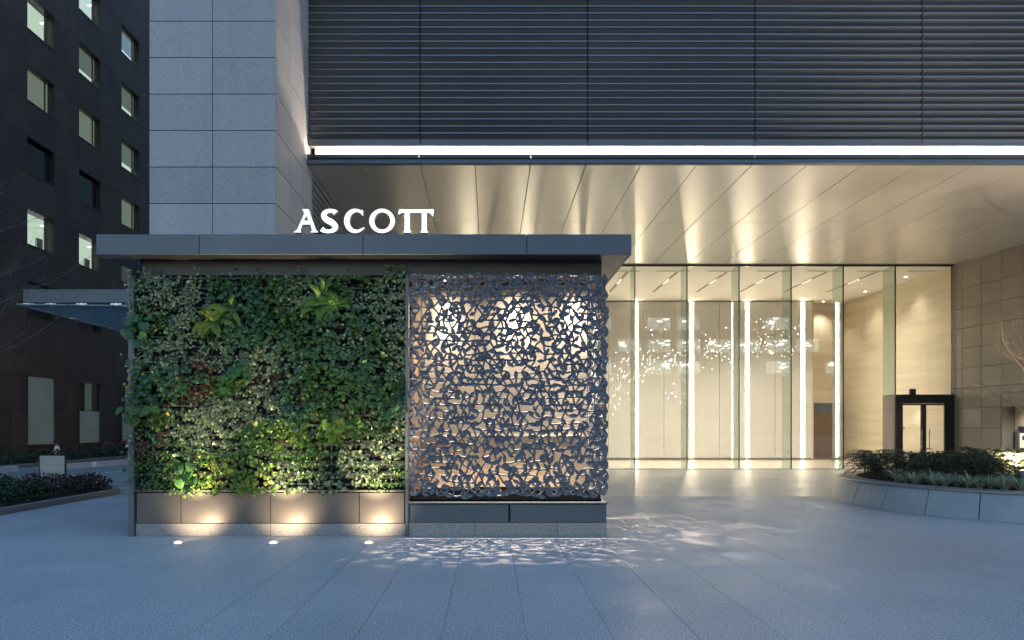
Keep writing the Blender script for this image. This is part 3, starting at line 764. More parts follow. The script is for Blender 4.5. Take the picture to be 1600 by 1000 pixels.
# ------------------------------------------------------------------ in-ground uplights
up = None
for k, px in enumerate((278, 427, 576)):
    yy = 8.79; xx = X(px, yy)
    u = thing('ground_uplight', (xx, yy, 0), '%s round uplight set in the paving below the green wall' % ['left', 'middle', 'right'][k], 'uplight', 'uplights in front of the green wall')
    MB().lathe((xx, yy, 0), [(.075, -.02), (.075, .006), (.052, .008), (.05, .004)], 24).build('steel_ring', M['steel'], u)
    MB().lathe((xx, yy, 0), [(.047, .0045), (.046, .014), (.036, .024), (.015, .029)], 20).build('lens', emi('uplight_lens', (1, .84, .56), .3), u)
    light('beam', 'SPOT', (xx, yy, .035), 78.0, (1, .79, .50), u, (xx, yy + .42, 1.0), radians(62), 1.0, .03)
    light('spill', 'SPOT', (xx, yy, .05), 6.5, WARM, u, (xx, yy + .5, .34), radians(95), 1.0, .03)

# ------------------------------------------------------------------ sign letters
sg = thing('roof_sign', (X(570, 9.14), 9.14, RZ1), 'glowing white ASCOTT letters standing on the pavilion roof edge', 'sign')
YS = 9.14
def lp(p): return (X(450 + p[0] / 6.667, YS), Z(310 + p[1] / 6.667, YS))
def ell(cx, cy, rx, ry, n=40, a0=0, a1=360): return [(cx + rx * cos(radians(a0 + (a1 - a0) * k / n)), cy - ry * sin(radians(a0 + (a1 - a0) * k / n))) for k in range(n + (0 if a1 - a0 == 360 else 1))]
def ribbon(cpts, n=36):
    def cr(P, t):
        k = min(int(t), len(P) - 2); f = t - k
        p0, p1, p2, p3 = P[max(k - 1, 0)], P[k], P[k + 1], P[min(k + 2, len(P) - 1)]
        return [0.5 * ((2 * p1[i]) + (-p0[i] + p2[i]) * f + (2 * p0[i] - 5 * p1[i] + 4 * p2[i] - p3[i]) * f * f + (-p0[i] + 3 * p1[i] - 3 * p2[i] + p3[i]) * f ** 3) for i in range(3)]
    S = [cr(cpts, (len(cpts) - 1) * k / n) for k in range(n + 1)]
    l, r = [], []
    for k, (x, y, w) in enumerate(S):
        a, b = S[max(k - 1, 0)], S[min(k + 1, n)]; dx, dy = b[0] - a[0], b[1] - a[1]; q = math.hypot(dx, dy) or 1
        l.append((x - dy / q * w / 2, y + dx / q * w / 2)); r.append((x + dy / q * w / 2, y - dx / q * w / 2))
    return l + r[::-1]
lA = [[(63, 355), (63, 347), (85, 336), (102, 316), (166, 170), (168, 150), (160, 128), (148, 119), (148, 113), (214, 113), (286, 316), (298, 337), (312, 347), (312, 355), (238, 355), (238, 347), (250, 340), (248, 320), (234, 272), (150, 272), (132, 318), (127, 337), (138, 347), (138, 355)],
      [(191, 178), (164, 232), (219, 232)]]
lS = [ribbon([(497, 152, 62), (478, 136, 44), (435, 129, 40), (390, 145, 48), (372, 180, 56), (400, 220, 62), (455, 250, 64), (492, 288, 58), (478, 328, 48), (425, 344, 38), (378, 336, 42), (350, 318, 56)])]
lC = [ell(700, 235, 116, 127, 44, 46, 312)]
lC[0] = [(780, 182), (780, 122)] + ell(700, 235, 116, 127, 44, 62, 308) + [(798, 300), (770, 310)] + ell(718, 235, 78, 92, 36, 50, 304)[::-1][2:-2] + []
lO = [ell(980, 235, 133, 127, 48), ell(982, 235, 84, 90, 40)]
lT = [[(1158, 115), (1520, 115), (1512, 188), (1502, 186), (1490, 162), (1470, 152), (1445, 152), (1445, 325), (1450, 338), (1460, 346), (1460, 357), (1380, 357), (1380, 346), (1390, 338), (1393, 325), (1393, 152), (1268, 152), (1268, 325), (1273, 338), (1283, 346), (1283, 357), (1202, 357), (1202, 346), (1212, 338), (1215, 325), (1215, 152), (1190, 152), (1170, 158), (1155, 168), (1145, 165)]]
for nm, loops in (('letter_a', lA), ('letter_s', lS), ('letter_c', lC), ('letter_o', lO), ('letters_tt', lT)):
    L3 = [[Vector((*lp(p), 0)) for p in lo] for lo in loops]
    tri = tessellate_polygon(L3); flat = [p for lo in L3 for p in lo]
    ret = MB(); n = len(flat)
    ret.add([(p.x, YS, p.y) for p in flat] + [(p.x, YS + .07, p.y) for p in flat], [])
    b0 = 0
    for lo in L3:
        k = len(lo)
        for i in range(k): ret.f.append((b0 + i, b0 + (i + 1) % k, n + b0 + (i + 1) % k, n + b0 + i)); ret.m.append(0)
        b0 += k
    for t in tri: ret.f.append(tuple(n + i for i in t)); ret.m.append(0)
    lt = ret.build('letter', M['letter_side'], sg)
    fa = MB().add([(p.x, YS - .004, p.y) for p in flat], [tuple(t) for t in tri]); 
    fm = fa.build('lit_face', M['letter_face'], lt)
    xs = sorted(p.x for p in flat); zmin = min(p.y for p in flat)
    ft = MB()
    for fxx in ((xs[0] * .8 + xs[-1] * .2), (xs[0] * .2 + xs[-1] * .8)):
        ft.box(fxx - .02, fxx + .02, YS + .02, YS + .05, RZ1 - .002, zmin + .012)
    ft.build('foot', M['metal'], lt)

# =====================================================================================
# LIVING WALL
# =====================================================================================
lw = thing('living_wall', ((XL + XM) / 2, YP, .65), 'lush green living wall of ivy and ferns on the pavilion front', 'plants')
WX0, WX1, WZ0, WZ1 = X(211, YP), X(633.5, YP), .64, 3.585
MB().box(WX0, WX1, YP + .10, YP + .13, WZ0, FZ0 - .02).build('backing_panel', mat('dark_felt', (.012, .014, .012), .95), lw)
rail_m = mat('grey_wire_rail', (.05, .055, .055), .5, metal=.4)
for k in range(22):
    z = WZ0 + .06 + k * .135
    MB().box(WX0, WX1, YP + .045, YP + .06, z, z + .022).build('planter_rail', rail_m, lw)
for k in range(9):
    x = WX0 + (k + .5) * (WX1 - WX0) / 9
    MB().box(x - .006, x + .006, YP + .062, YP + .09, WZ0, WZ1).build('upright_wire', rail_m, lw)

def leafmat(name, cols, rough=.45, tr=.22):
    return mat(name, cols[0], rough, spec=.4, island=cols, transl=tr, cloud=(40, .12))
LM = {
    'var':  leafmat('grey_variegated_ivy', [(.11, .17, .085), (.18, .24, .14), (.28, .33, .20), (.14, .21, .11), (.38, .40, .27)]),
    'dark': leafmat('dark_green_ivy', [(.045, .10, .022), (.075, .15, .035), (.055, .12, .035), (.11, .20, .045)]),
    'small': leafmat('small_creeping_fig', [(.05, .14, .03), (.09, .20, .045), (.035, .10, .03), (.12, .22, .05)]),
    'teal': leafmat('blue_green_ivy', [(.04, .10, .06), (.065, .145, .08), (.05, .13, .05), (.09, .18, .065)]),
    'lime': leafmat('yellow_green_ivy', [(.12, .22, .04), (.20, .28, .05), (.08, .18, .03), (.28, .29, .07)]),
    'red':  leafmat('bronze_red_foliage', [(.11, .045, .03), (.16, .06, .035), (.08, .04, .03), (.15, .09, .04)]),
    'gold': leafmat('yellowing_ivy', [(.42, .33, .07), (.50, .30, .06), (.34, .32, .08)]),
    'fern': leafmat('bright_fern', [(.07, .17, .03), (.10, .22, .04), (.15, .26, .05)]),
    'fern2': leafmat('yellow_fern', [(.13, .21, .03), (.20, .26, .04), (.09, .17, .03)]),
}
IVY = [(0, 0), (.10, .20), (-.02, .46), (.30, .36), (.48, .42), (.62, .30), (1.0, 0), (.62, -.30), (.48, -.42), (.30, -.36), (-.02, -.46), (.10, -.20)]
OVAL = [(0, 0), (.2, .28), (.5, .38), (.8, .24), (1, 0), (.8, -.24), (.5, -.38), (.2, -.28)]
HEART = [(.08, 0), (-.06, .26), (.14, .48), (.45, .50), (.76, .30), (1, 0), (.76, -.30), (.45, -.50), (.14, -.48), (-.06, -.26)]
def leaf_geo(shape, fold=.25):
    """leaf in XY plane, rib along +X, folded up at the sides"""
    vs = [(.45, 0, .0)] + [(x, y, abs(y) * fold - .18 * (x - .4) ** 2) for x, y in shape]
    n = len(shape); fs = [(0, 1 + k, 1 + (k + 1) % n) for k in range(n)]
    return vs, fs
G = {'ivy': leaf_geo(IVY), 'oval': leaf_geo(OVAL), 'heart': leaf_geo(HEART, .15)}
RL = random.Random(3)
def leaf_matrix(p, size, rnd, up=.55, spread=.8):
    """facing out (-Y) and a bit up, tip hanging in a random direction, mostly down"""
    nrm = Vector((rnd.gauss(0, spread * .55), -1, up + rnd.gauss(0, spread * .5))).normalized()
    tip = Vector((rnd.gauss(0, .8), -.25, -.7 + rnd.gauss(0, .7)))
    tip = (tip - nrm * tip.dot(nrm)).normalized(); yv = nrm.cross(tip)
    m = Matrix((tip, yv, nrm)).transposed().to_4x4()
    return Matrix.Translation(p) @ m @ Matrix.Scale(size, 4)
# species patches: photo pixel centre, species, weight
sites = [(240, 460, 'var'), (285, 500, 'var'), (225, 500, 'dark'), (340, 440, 'small'), (400, 435, 'small'), (300, 450, 'var'), (380, 465, 'teal'), (330, 520, 'dark'), (250, 570, 'var'), (300, 545, 'var'),
         (350, 550, 'var'), (415, 545, 'var'), (400, 520, 'teal'), (440, 440, 'dark'), (470, 460, 'var'), (450, 500, 'dark'), (560, 440, 'dark'), (590, 460, 'var'), (610, 490, 'var'), (560, 480, 'var'), (550, 500, 'teal'),
         (500, 505, 'teal'), (470, 530, 'dark'), (430, 570, 'var'), (400, 590, 'var'), (540, 540, 'var'), (520, 555, 'teal'), (590, 545, 'dark'), (615, 560, 'var'), (580, 580, 'teal'), (600, 600, 'dark'),
         (250, 600, 'teal'), (225, 620, 'teal'), (290, 590, 'teal'), (365, 590, 'dark'), (340, 610, 'dark'), (455, 600, 'teal'), (480, 610, 'dark'), (520, 600, 'dark'), (555, 610, 'dark'), (310, 575, 'red'), (430, 595, 'red'), (312, 612, 'red'),
         (350, 630, 'var'), (310, 650, 'var'), (380, 640, 'var'), (420, 630, 'var'), (470, 640, 'teal'), (500, 650, 'dark'), (560, 645, 'dark'), (600, 640, 'teal'), (620, 660, 'var'), (580, 670, 'dark'),
         (235, 660, 'dark'), (225, 690, 'red'), (260, 690, 'small'), (300, 690, 'var'), (350, 680, 'var'), (400, 680, 'dark'), (450, 680, 'lime'), (520, 670, 'lime'), (490, 690, 'dark'), (540, 690, 'small'), (560, 710, 'var'), (600, 700, 'var'),
         (230, 730, 'small'), (280, 730, 'dark'), (310, 715, 'small'), (340, 740, 'lime'), (280, 755, 'small'), (380, 720, 'dark'), (400, 745, 'lime'), (440, 715, 'small'), (440, 745, 'var'), (490, 730, 'small'), (500, 755, 'var'), (540, 745, 'var'), (580, 735, 'var'), (600, 755, 'small'), (620, 740, 'small')]
spec = {'var': ('ivy', .036, .056, .20), 'dark': ('ivy', .036, .078, .26), 'small': ('oval', .022, .040, .13), 'teal': ('ivy', .045, .092, .34), 'lime': ('ivy', .04, .078, .28), 'red': ('oval', .03, .05, .14), 'gold': ('ivy', .06, .09, .3)}
acc = {k: MB() for k in LM}
big = []
def add_leaf(key, geo, m):
    vs, fs = G[geo]; acc[key].add([m @ Vector(v) for v in vs], fs)
nleaf = 26000
for i in range(nleaf):
    px, py = RL.uniform(209, 636), RL.uniform(430, 768)
    jx_, jy_ = px + RL.gauss(0, 14), py + RL.gauss(0, 9)
    d = sorted(((jx_ - s[0]) ** 2 + ((jy_ - s[1]) * 1.3) ** 2, s[2]) for s in sites)[0]
    key = d[1]
    # clumping: leave dark gaps between the planter rows
    cl = noise.noise(Vector((px * .055, py * .075, 3.1)))
    rowp = ((Z(py, YP) - WZ0) / .135) % 1
    dens = {'var': .80, 'dark': .78, 'small': 1.0, 'teal': .58, 'lime': .62, 'red': 1.0}[key]
    if cl < -.10 and RL.random() < .82: continue
    if RL.random() > dens: continue
    if px > 470 and rowp < .22 and RL.random() < .75: continue
    geo, s0, s1, _ = spec[key]
    bulge = .5 + .5 * noise.noise(Vector((px * .02, py * .025, 9.7)))
    dep = RL.uniform(-.03, .02 + .09 * bulge) + (.03 if key in ('teal', 'lime') else 0)
    size = RL.uniform(s0, s1)
    if RL.random() < .012 and key in ('teal', 'dark', 'lime'): key2 = 'gold' if py > 560 else 'lime'
    else: key2 = key
    p = Vector((X(px, YP), YP + .02 - dep, Z(py, YP)))
    m = leaf_matrix(p, size, RL)
    if size > .068 and len(big) < 290 and key2 in ('teal', 'lime', 'dark', 'gold'):
        big.append((key2, m)); continue
    add_leaf(key2, geo, m)
# sprigs above the top edge and past the left post
for cx, n in ((228, 10), (240, 8), (305, 6), (395, 8), (360, 4), (615, 16), (628, 12), (600, 6), (470, 6), (545, 4)):
    for _ in range(n):
        px, py = RL.gauss(cx, 4), RL.uniform(412, 432)
        add_leaf(R.choice(('var', 'small')), 'ivy', leaf_matrix(Vector((X(px, YP), YP - .02, Z(py, YP))), RL.uniform(.03, .05), RL))
for cy, n, key in ((440, 26, 'var'), (470, 16, 'var'), (500, 8, 'var'), (560, 6, 'var'), (600, 14, 'gold'), (630, 20, 'teal'), (660, 12, 'var'), (690, 12, 'var'), (720, 10, 'small'), (745, 6, 'small')):
    for _ in range(n):
        px, py = 209 - abs(RL.gauss(0, 5)), RL.gauss(cy, 12)
        add_leaf(key, 'ivy', leaf_matrix(Vector((X(px, YP), YP - RL.uniform(.03, .10), Z(py, YP))), RL.uniform(.03, .055) * (1.4 if key == 'teal' else 1), RL))
# trailing bits over the ledge
for _ in range(46):
    px = RL.uniform(260, 520); py = RL.uniform(762, 774)
    add_leaf(RL.choice(('var', 'lime', 'small')), 'ivy', leaf_matrix(Vector((X(px, YP), YP - RL.uniform(.03, .07), Z(py, YP))), RL.uniform(.035, .06), RL, .2))
# ferns
def fern(px, py, n, key, ln, spread):
    mb = MB(); base = Vector((X(px, YP), YP - .02, Z(py, YP)))
    for k in range(n):
        a = RL.uniform(-spread, spread) + pi / 2; L_ = ln * RL.uniform(.7, 1.05)
        dirv = Vector((cos(a), -RL.uniform(.25, .7), sin(a) * .9)).normalized(); p = base.copy() + Vector((RL.gauss(0, .04), 0, RL.gauss(0, .03)))
        seg = 14; prev = p.copy(); d = dirv.copy()
        for s in range(seg):
            t = s / (seg - 1); d = (d + Vector((0, -.01, -.075))).normalized(); q = prev + d * (L_ / seg)
            side = d.cross(Vector((0, -1, .3))).normalized(); up_ = side.cross(d).normalized()
            w = .034 * (sin(pi * min(1, .18 + t * .82)) ** .8) + .006
            for sg_ in (-1, 1):
                for h in (0, .5):
                    b = prev.lerp(q, h); tipp = b + side * sg_ * w + d * .02 + up_ * -.008; e = b + d * (L_ / seg * .20)
                    mid_ = (b + tipp) / 2 + d * .012 + up_ * .004
                    mb.add([b, mid_ - d * .006, tipp, mid_ + d * .007, e], [(0, 1, 2, 3, 4)])
            prev = q
    return mb
for (px, py, n, key, ln, spd, lab) in ((332, 502, 11, 'fern2', .34, 2.5, 0), (355, 485, 10, 'fern2', .32, 2.2, 0), (503, 462, 13, 'fern', .36, 2.6, 0), (520, 478, 12, 'fern', .34, 2.8, 0), (498, 480, 8, 'fern', .30, 2.8, 0)):
    fern(px, py, n, key, ln, spd).build('fern', LM[key], lw, fix=False)['kind'] = 'stuff'
names = {'var': 'variegated_ivy', 'dark': 'dark_ivy', 'small': 'creeping_fig', 'teal': 'blue_green_ivy', 'lime': 'lime_ivy', 'red': 'bronze_foliage', 'gold': 'yellowing_leaves'}
for k, nm in names.items():
    if acc[k].f:
        acc[k].build(nm, LM[k], lw, fix=False)['kind'] = 'stuff'
bm_ = {}
for key, m in big:
    if key not in bm_:
        mm = MB().add(*G['ivy' if key != 'dark' else 'heart']).mesh('leaf', LM[key] if key != 'gold' else LM['gold']); bm_[key] = mm
    place('leaf', bm_[key], lw, m)
# broad glossy leaves by the left post and in the middle
for cx, cy, n, key in ((216, 512, 12, 'teal'), (222, 648, 14, 'dark'), (370, 585, 10, 'small'), (300, 735, 9, 'small'), (520, 665, 10, 'lime')):
    mm = MB().add(*G['heart']).mesh('broad_leaf', LM[key])
    for _ in range(n):
        p = Vector((X(RL.gauss(cx, 10), YP), YP - RL.uniform(.06, .14), Z(RL.gauss(cy, 12), YP)))
        place('broad_leaf', mm, lw, leaf_matrix(p, RL.uniform(.10, .15), RL, .6, .7))

# =====================================================================================
# GLASS CANOPY on the left of the pier
# =====================================================================================
gc = thing('glass_canopy', (-7.5, 14, 3.7), 'pale blue glass entrance canopy projecting left behind the green wall', 'canopy')
YC = 12.5; cxl = X(25, YC); zc = Z(476, YC)
o = MB(); o.add([(cxl, YC, zc), (TXL, YC, zc - .03), (TXL, 17.5, zc - .03), (cxl, 17.5, zc), (cxl, YC, zc + .02), (TXL, YC, zc - .01), (TXL, 17.5, zc - .01), (cxl, 17.5, zc + .02)],
                [(0, 1, 2, 3), (7, 6, 5, 4), (0, 4, 5, 1), (1, 5, 6, 2), (2, 6, 7, 3), (3, 7, 4, 0)]); o.build('glass_sheet', M['canopy_glass'], gc)
MB().box(X(36, 12.6), TXL - .01, 12.60, 12.72, Z(473, 12.6), Z(452, 12.6), b=.006).build('steel_beam', M['metal'], gc)
for p in (45, 80, 128, 182):
    xx = X(p, 12.66); MB().tube((xx, 12.66, zc + .01), (xx, 12.66, Z(472, 12.6)), .035, n=10).box(xx - .10, xx + .10, 12.64, 12.69, zc + .028, zc + .05).build('glass_clamp', M['steel'], gc)

# =====================================================================================
# LEFT OFFICE BUILDING
# =====================================================================================
XW = -21.8
off = thing('brown_office_building', (XW - 5, 40, 0), 'dark brown stone office building with square windows at far left', 'building')
FH = 112.6 * 32.2 / F; wb = [(Y0, Y0 + 2.02) for Y0 in (28.05, 32.2, 36.25, 40.45, 44.6, 48.7)]
zt3 = Z(325, 32.2); floors = [zt3 + FH * k for k in range(-1, 5)]; WH = 57 * 32.2 / F
gz = (0.6, Z(586, 32.2))
MB().box(XW - 9, XW - 1.75, 20, 60, 0, 30).build('core', M['gap'], off)
# wall panels, laid around the openings
ycuts = [22.0, 24, 25, 26.0, 27.03]
for a, b in wb: ycuts += [a, b, b + 1.03]
ycuts += [52.5, 54.0, 56.0]
ycuts = sorted(set(round(y, 3) for y in ycuts))
zc_ = [0.0, gz[0], gz[0] + 1.67, gz[1], gz[1] + 1.4]
for t in floors: zc_ += [t - WH, t]
zc_ = sorted(set(round(z, 3) for z in zc_)) + [floors[-1] + 1.79, floors[-1] + 5]
pm = {}
for a, b in zip(ycuts[:-1], ycuts[1:]):
    win = any(abs(a - w[0]) < .02 for w in wb)
    for c, d in zip(zc_[:-1], zc_[1:]):
        midz = (c + d) / 2
        if win and (gz[0] < midz < gz[1] or any(t - WH < midz < t for t in floors)): continue
        key = (round(b - a, 3), round(d - c, 3))
        if key not in pm: pm[key] = fix_normals(MB().box(-.3, 0, .006, b - a - .006, .006, d - c - .006, b=.004).mesh('wall_panel', M['dark_brown']))
        if b < 27 or a > 47: pass
        place('wall_panel', pm[key], off, Matrix.Translation((XW, a, c)))
M['blind'] = emi('backlit_blind', (.90, .92, .66), .032)
M['blind_unlit'] = mat('grey_blind', (.30, .32, .28), .8)
M['lit_white'] = emi('bright_office_light', (.90, 1.0, .86), .13)
M['lit_soft'] = emi('soft_office_light', (.96, 1.0, .80), .055)
M['frost'] = mat('frosted_glass', (.30, .34, .33), .3, spec=.5, cloud=(.5, .15))
fp = M['frost'].node_tree.nodes['Principled BSDF']; fp.inputs['Emission Color'].default_value = (.62, .85, .80, 1); fp.inputs['Emission Strength'].default_value = .005  # light of the room behind, put into the pane as a faint glow
M['reveal'] = mat('black_window_reveal', (.03, .027, .026), .4)
frm = mat('bronze_window_frame', (.12, .105, .09), .4, metal=.3)
# what each visible window shows: (column, floor) -> state
state = {(1, 4): 'white', (1, 3): 'blind', (1, 2): 'dark', (1, 1): 'white', (1, 0): 'dark', (1, 5): 'white',
         (2, 5): 'white', (2, 4): 'strip', (2, 3): 'blind', (2, 2): 'dark', (2, 1): 'white', (2, 0): 'dark',
         (3, 5): 'strip', (3, 4): 'strip', (3, 3): 'strip', (3, 2): 'blind', (3, 1): 'dim', (3, 0): 'dark'}
DEP = .24
for ci, (a, b) in enumerate(wb):
    for fi, t in enumerate(floors):
        st_ = state.get((ci, fi), 'dark' if (ci + fi) % 3 else 'blind')
        zl, zh = t - WH, t
        w_ = MB()
        # reveals and frame
        w_.box(XW - .5, XW - .01, a, a + .02, zl, zh).box(XW - .5, XW - .01, b - .02, b, zl, zh).box(XW - .5, XW - .01, a + .02, b - .02, zh - .02, zh).box(XW - .5, XW + .02, a + .02, b - .02, zl, zl + .05)
        win = w_.build('window', M['reveal'], off)
        MB().box(XW - DEP - .02, XW - DEP, a + .05, b - .05, zl + .08, zh - .05).build('pane', M['window_glass'] if st_ != 'dark' else M['window_glass_dark'], win)
        MB().box(XW - DEP - .04, XW - DEP + .02, b - .42, b - .37, zl + .06, zh - .03).build('mullion', frm, win)
        bk = XW - DEP - .12
        if st_ == 'white':
            room = MB().box(bk - .55, bk - .5, a - .6, b + 1.4, zl - .3, zh + .4).build('lit_room', M['lit_room'], win)
            MB().box(bk - .45, bk - .1, a + .3, a + .42, zh - .22, zh - .18).box(bk - .45, bk - .1, b + .1, b + .22, zh - .22, zh - .18).build('ceiling_tube', M['tube'], win)
            MB().box(bk - .49, bk - .40, b - .2, b + .25, zl - .3, zl + R.uniform(.5, .9)).build('cabinet', M['concrete'], win)
        elif st_ == 'blind':
            MB().box(bk, bk + .01, a, b, zl + .02, zh).build('blind', M['blind'], win)
        elif st_ == 'strip':
            MB().box(bk, bk + .01, a, b, zl + .55, zh).build('blind', emi('half_lit_blind', (.80, .82, .66), .027), win)
            MB().box(bk - .3, bk - .25, a - .3, b + .8, zl, zl + .8).build('lit_room', M['lit_white'], win)
        elif st_ == 'dim':
            MB().box(bk, bk + .01, a, b - .5, zl, zh).build('blind', emi('dim_blind', (.6, .66, .5), .008), win)
        else:
            MB().box(bk, bk + .01, a, b, zl, zh).build('blind', M['blind_unlit'], win)
    # ground floor tall window
    w_ = MB().box(XW - .5, XW + .03, a - .03, a + .02, gz[0], gz[1]).box(XW - .5, XW + .03, b - .02, b + .03, gz[0], gz[1]).box(XW - .5, XW + .03, a + .02, b - .02, gz[1] - .04, gz[1] + .02).box(XW - .5, XW + .03, a + .02, b - .02, gz[0] - .02, gz[0] + .04)
    win = w_.build('window', frm, off)
    if ci == 1:
        MB().box(XW - .06, XW - .04, a + .03, b - .03, gz[0] + .05, gz[1] - .05).build('frosted_pane', M['frost'], win)
    else:
        MB().box(XW - .10, XW - .08, a + .03, b - .03, gz[0] + .05, gz[0] + 1.75).build('frosted_pane', M['frost'], win)
        MB().box(XW - .10, XW - .08, a + .03, b - .03, gz[0] + 1.77, gz[1] - .05).build('pane', M['window_glass'], win)
        MB().box(XW - 1.5, XW - 1.45, a - .5, b + .5, gz[0], gz[1]).build('room_wall', M['blind_unlit'], win)
        MB().box(XW - .6, XW - .5, b - .5, b + .3, gz[0] + 1.8, gz[1]).build('lit_curtain', emi('curtain_glow', (.7, .9, .8), .012), win)

# =====================================================================================
# LEFT PLANTING: hedge, bed, sign, bikes
# =====================================================================================
def foliage(c, rx, ry, h, n, s0, s1, rnd, geo='oval', base=.05):
    mb = MB(); vs, fs = G[geo]
    for _ in range(n):
        while True:
            u, v, w = rnd.uniform(-1, 1), rnd.uniform(-1, 1), rnd.uniform(0, 1)
            q = u * u + v * v + (max(0, w - .25) / .75) ** 2
            bumpy = .75 + .45 * noise.noise(Vector((u * 2.2 + c[0], v * 2.2 + c[1], w * 2)))
            if q < bumpy and (q > .25 or rnd.random() < .4): break
        p = Vector((c[0] + u * rx, c[1] + v * ry, c[2] + base + w * (h - base)))
        nrm = Vector((u * .7 + rnd.gauss(0, .5), v * .7 + rnd.gauss(0, .5), .5 + rnd.gauss(0, .45))).normalized()
        tip = Vector((rnd.gauss(u, .7), rnd.gauss(v, .7), rnd.gauss(.2, .5))); tip = (tip - nrm * tip.dot(nrm)).normalized()
        m = Matrix.Translation(p) @ Matrix((tip, nrm.cross(tip), nrm)).transposed().to_4x4() @ Matrix.Scale(rnd.uniform(s0, s1), 4)
        mb.add([m @ Vector(a) for a in vs], fs)
    return mb
def stems(c, rx, ry, h, n, rnd, r=.008):
    mb = MB()
    for _ in range(n):
        a = rnd.uniform(0, 2 * pi); q = rnd.uniform(.2, .9)
        mid_ = Vector((c[0] + cos(a) * rx * q * .4, c[1] + sin(a) * ry * q * .4, c[2] + h * .45)); e = Vector((c[0] + cos(a) * rx * q * .85, c[1] + sin(a) * ry * q * .85, c[2] + h * rnd.uniform(.7, .95)))
        b0 = Vector((c[0] + cos(a) * .04, c[1] + sin(a) * .04, c[2] - .02))
        mb.tube(b0, mid_, r, r * .7, 5).tube(mid_, e, r * .7, r * .35, 5)
    return mb
SH_G = leafmat('dark_shrub_leaf', [(.022, .05, .02), (.035, .075, .028), (.018, .04, .02)], tr=.15)
SH_P = leafmat('purple_shrub_leaf', [(.045, .022, .024), (.065, .03, .03), (.035, .02, .022)], tr=.12)
SH_H = leafmat('hedge_leaf', [(.018, .035, .018), (.03, .05, .025), (.04, .06, .03)], tr=.1)
RB = random.Random(8)
# hedge in front of the office building
for k in range(14):
    yy = 24.5 + k * 1.75; cx = -18.6 + RB.uniform(-.25, .25); h = RB.uniform(.5, .72)
    hd = thing('hedge_shrub', (cx, yy, 0), '%s low dark shrub in the hedge row below the brown office wall' % ['first', 'second', 'third', 'fourth', 'fifth', 'sixth', 'seventh', 'eighth', 'ninth', 'tenth', 'eleventh', 'twelfth', 'thirteenth', 'last'][k], 'shrub', 'hedge row along the office building')
    foliage((cx, yy, 0), 1.15, 1.15, h, 420, .07, .13, RB).build('foliage', SH_H, hd, fix=False)
    stems((cx, yy, 0), .9, .9, h, 8, RB).build('stem', M['bark_dark'], hd)
hb = MB().add([(-21.8, 16, .02), (-17.3, 16, .02), (-17.3, 60, .02), (-21.8, 60, .02)], [(0, 1, 2, 3)]).build('hedge_soil', M['soil']); hb['kind'] = 'structure'
# wheel stops
for k, (px, py) in enumerate(((2, 739), (112, 732), (172, 727.5))):
    yy = EYE * F / (py - VY); xx = X(px, yy)
    w_ = MB(); L_ = .95
    w_.add([(-.13, -L_, 0), (.13, -L_, 0), (.09, -L_ + .12, .19), (-.09, -L_ + .12, .19), (-.13, L_, 0), (.13, L_, 0), (.09, L_ - .12, .19), (-.09, L_ - .12, .19)], [(0, 1, 2, 3), (5, 4, 7, 6), (3, 2, 6, 7), (0, 3, 7, 4), (1, 5, 6, 2), (0, 4, 5, 1)])
    o = w_.build('wheel_stop', M['concrete']); o.location = (xx, yy, -.002); o.rotation_euler.z = radians(-8 if k else 10)
    tag(o, ['wheel stop nearest the left edge, pale concrete on the road', 'pale concrete wheel stop right behind the small sign board', 'pale concrete wheel stop in front of the parked bicycles'][k], 'wheel stop', 'concrete wheel stops by the hedge')
# bed
bed = struct('planting_bed')
bedp = [(-8.42, 6.0), (-8.42, 15.3), (-8.9, 16.1), (-10.5, 16.9), (-17, 17.3), (-17, 6)]
MB().add([(x, y, .05) for x, y in bedp], [tuple(range(6))]).build('bed_soil', M['soil'], bed)
kp = [Vector((x + .06, y, 0)) for x, y in bedp[:5]]
ks = MB()
for a, b in zip(kp[:-1], kp[1:]):
    n_ = max(1, int((b - a).length / .9)); 
    for k in range(n_):
        p, q = a.lerp(b, k / n_), a.lerp(b, (k + 1) / n_); d = (q - p).normalized(); nn = Vector((d.y, -d.x, 0)) * .06
        t = MB(); gpv = d * .004
        vs = [p - nn + gpv, p + nn + gpv, q + nn - gpv, q - nn - gpv]
        t.add([(v.x, v.y, -.02) for v in vs] + [(v.x, v.y, .11) for v in vs], [(3, 2, 1, 0), (4, 5, 6, 7), (0, 1, 5, 4), (1, 2, 6, 5), (2, 3, 7, 6), (3, 0, 4, 7)])
        t.build('kerb_stone', M['kerb'], bed)
gl = ['largest dark green shrub', 'dark green shrub', 'glossy dark green shrub', 'low dark green shrub', 'spreading dark green shrub', 'upright dark green shrub']
for k, (x, y, rx, h) in enumerate(((-9.0, 11.3, .55, .52), (-9.1, 12.35, .6, .56), (-9.9, 12.6, .65, .62), (-9.2, 13.4, .55, .48), (-10.2, 13.9, .7, .62), (-9.0, 10.2, .5, .45))):
    s_ = thing('green_shrub', (x, y, .05), '%s in the kerbed bed at left, %s' % (gl[k], ['second from the near end', 'third from the near end', 'set back from the kerb', 'next to the purple shrubs', 'just before the small sign board', 'at the near end'][k]), 'shrub', 'green shrubs in the left bed')
    foliage((x, y, .05), rx, rx, h, 620, .045, .095, RB).build('foliage', SH_G, s_, fix=False)
    stems((x, y, .05), rx, rx, h, 14, RB).build('stem', M['bark_dark'], s_)
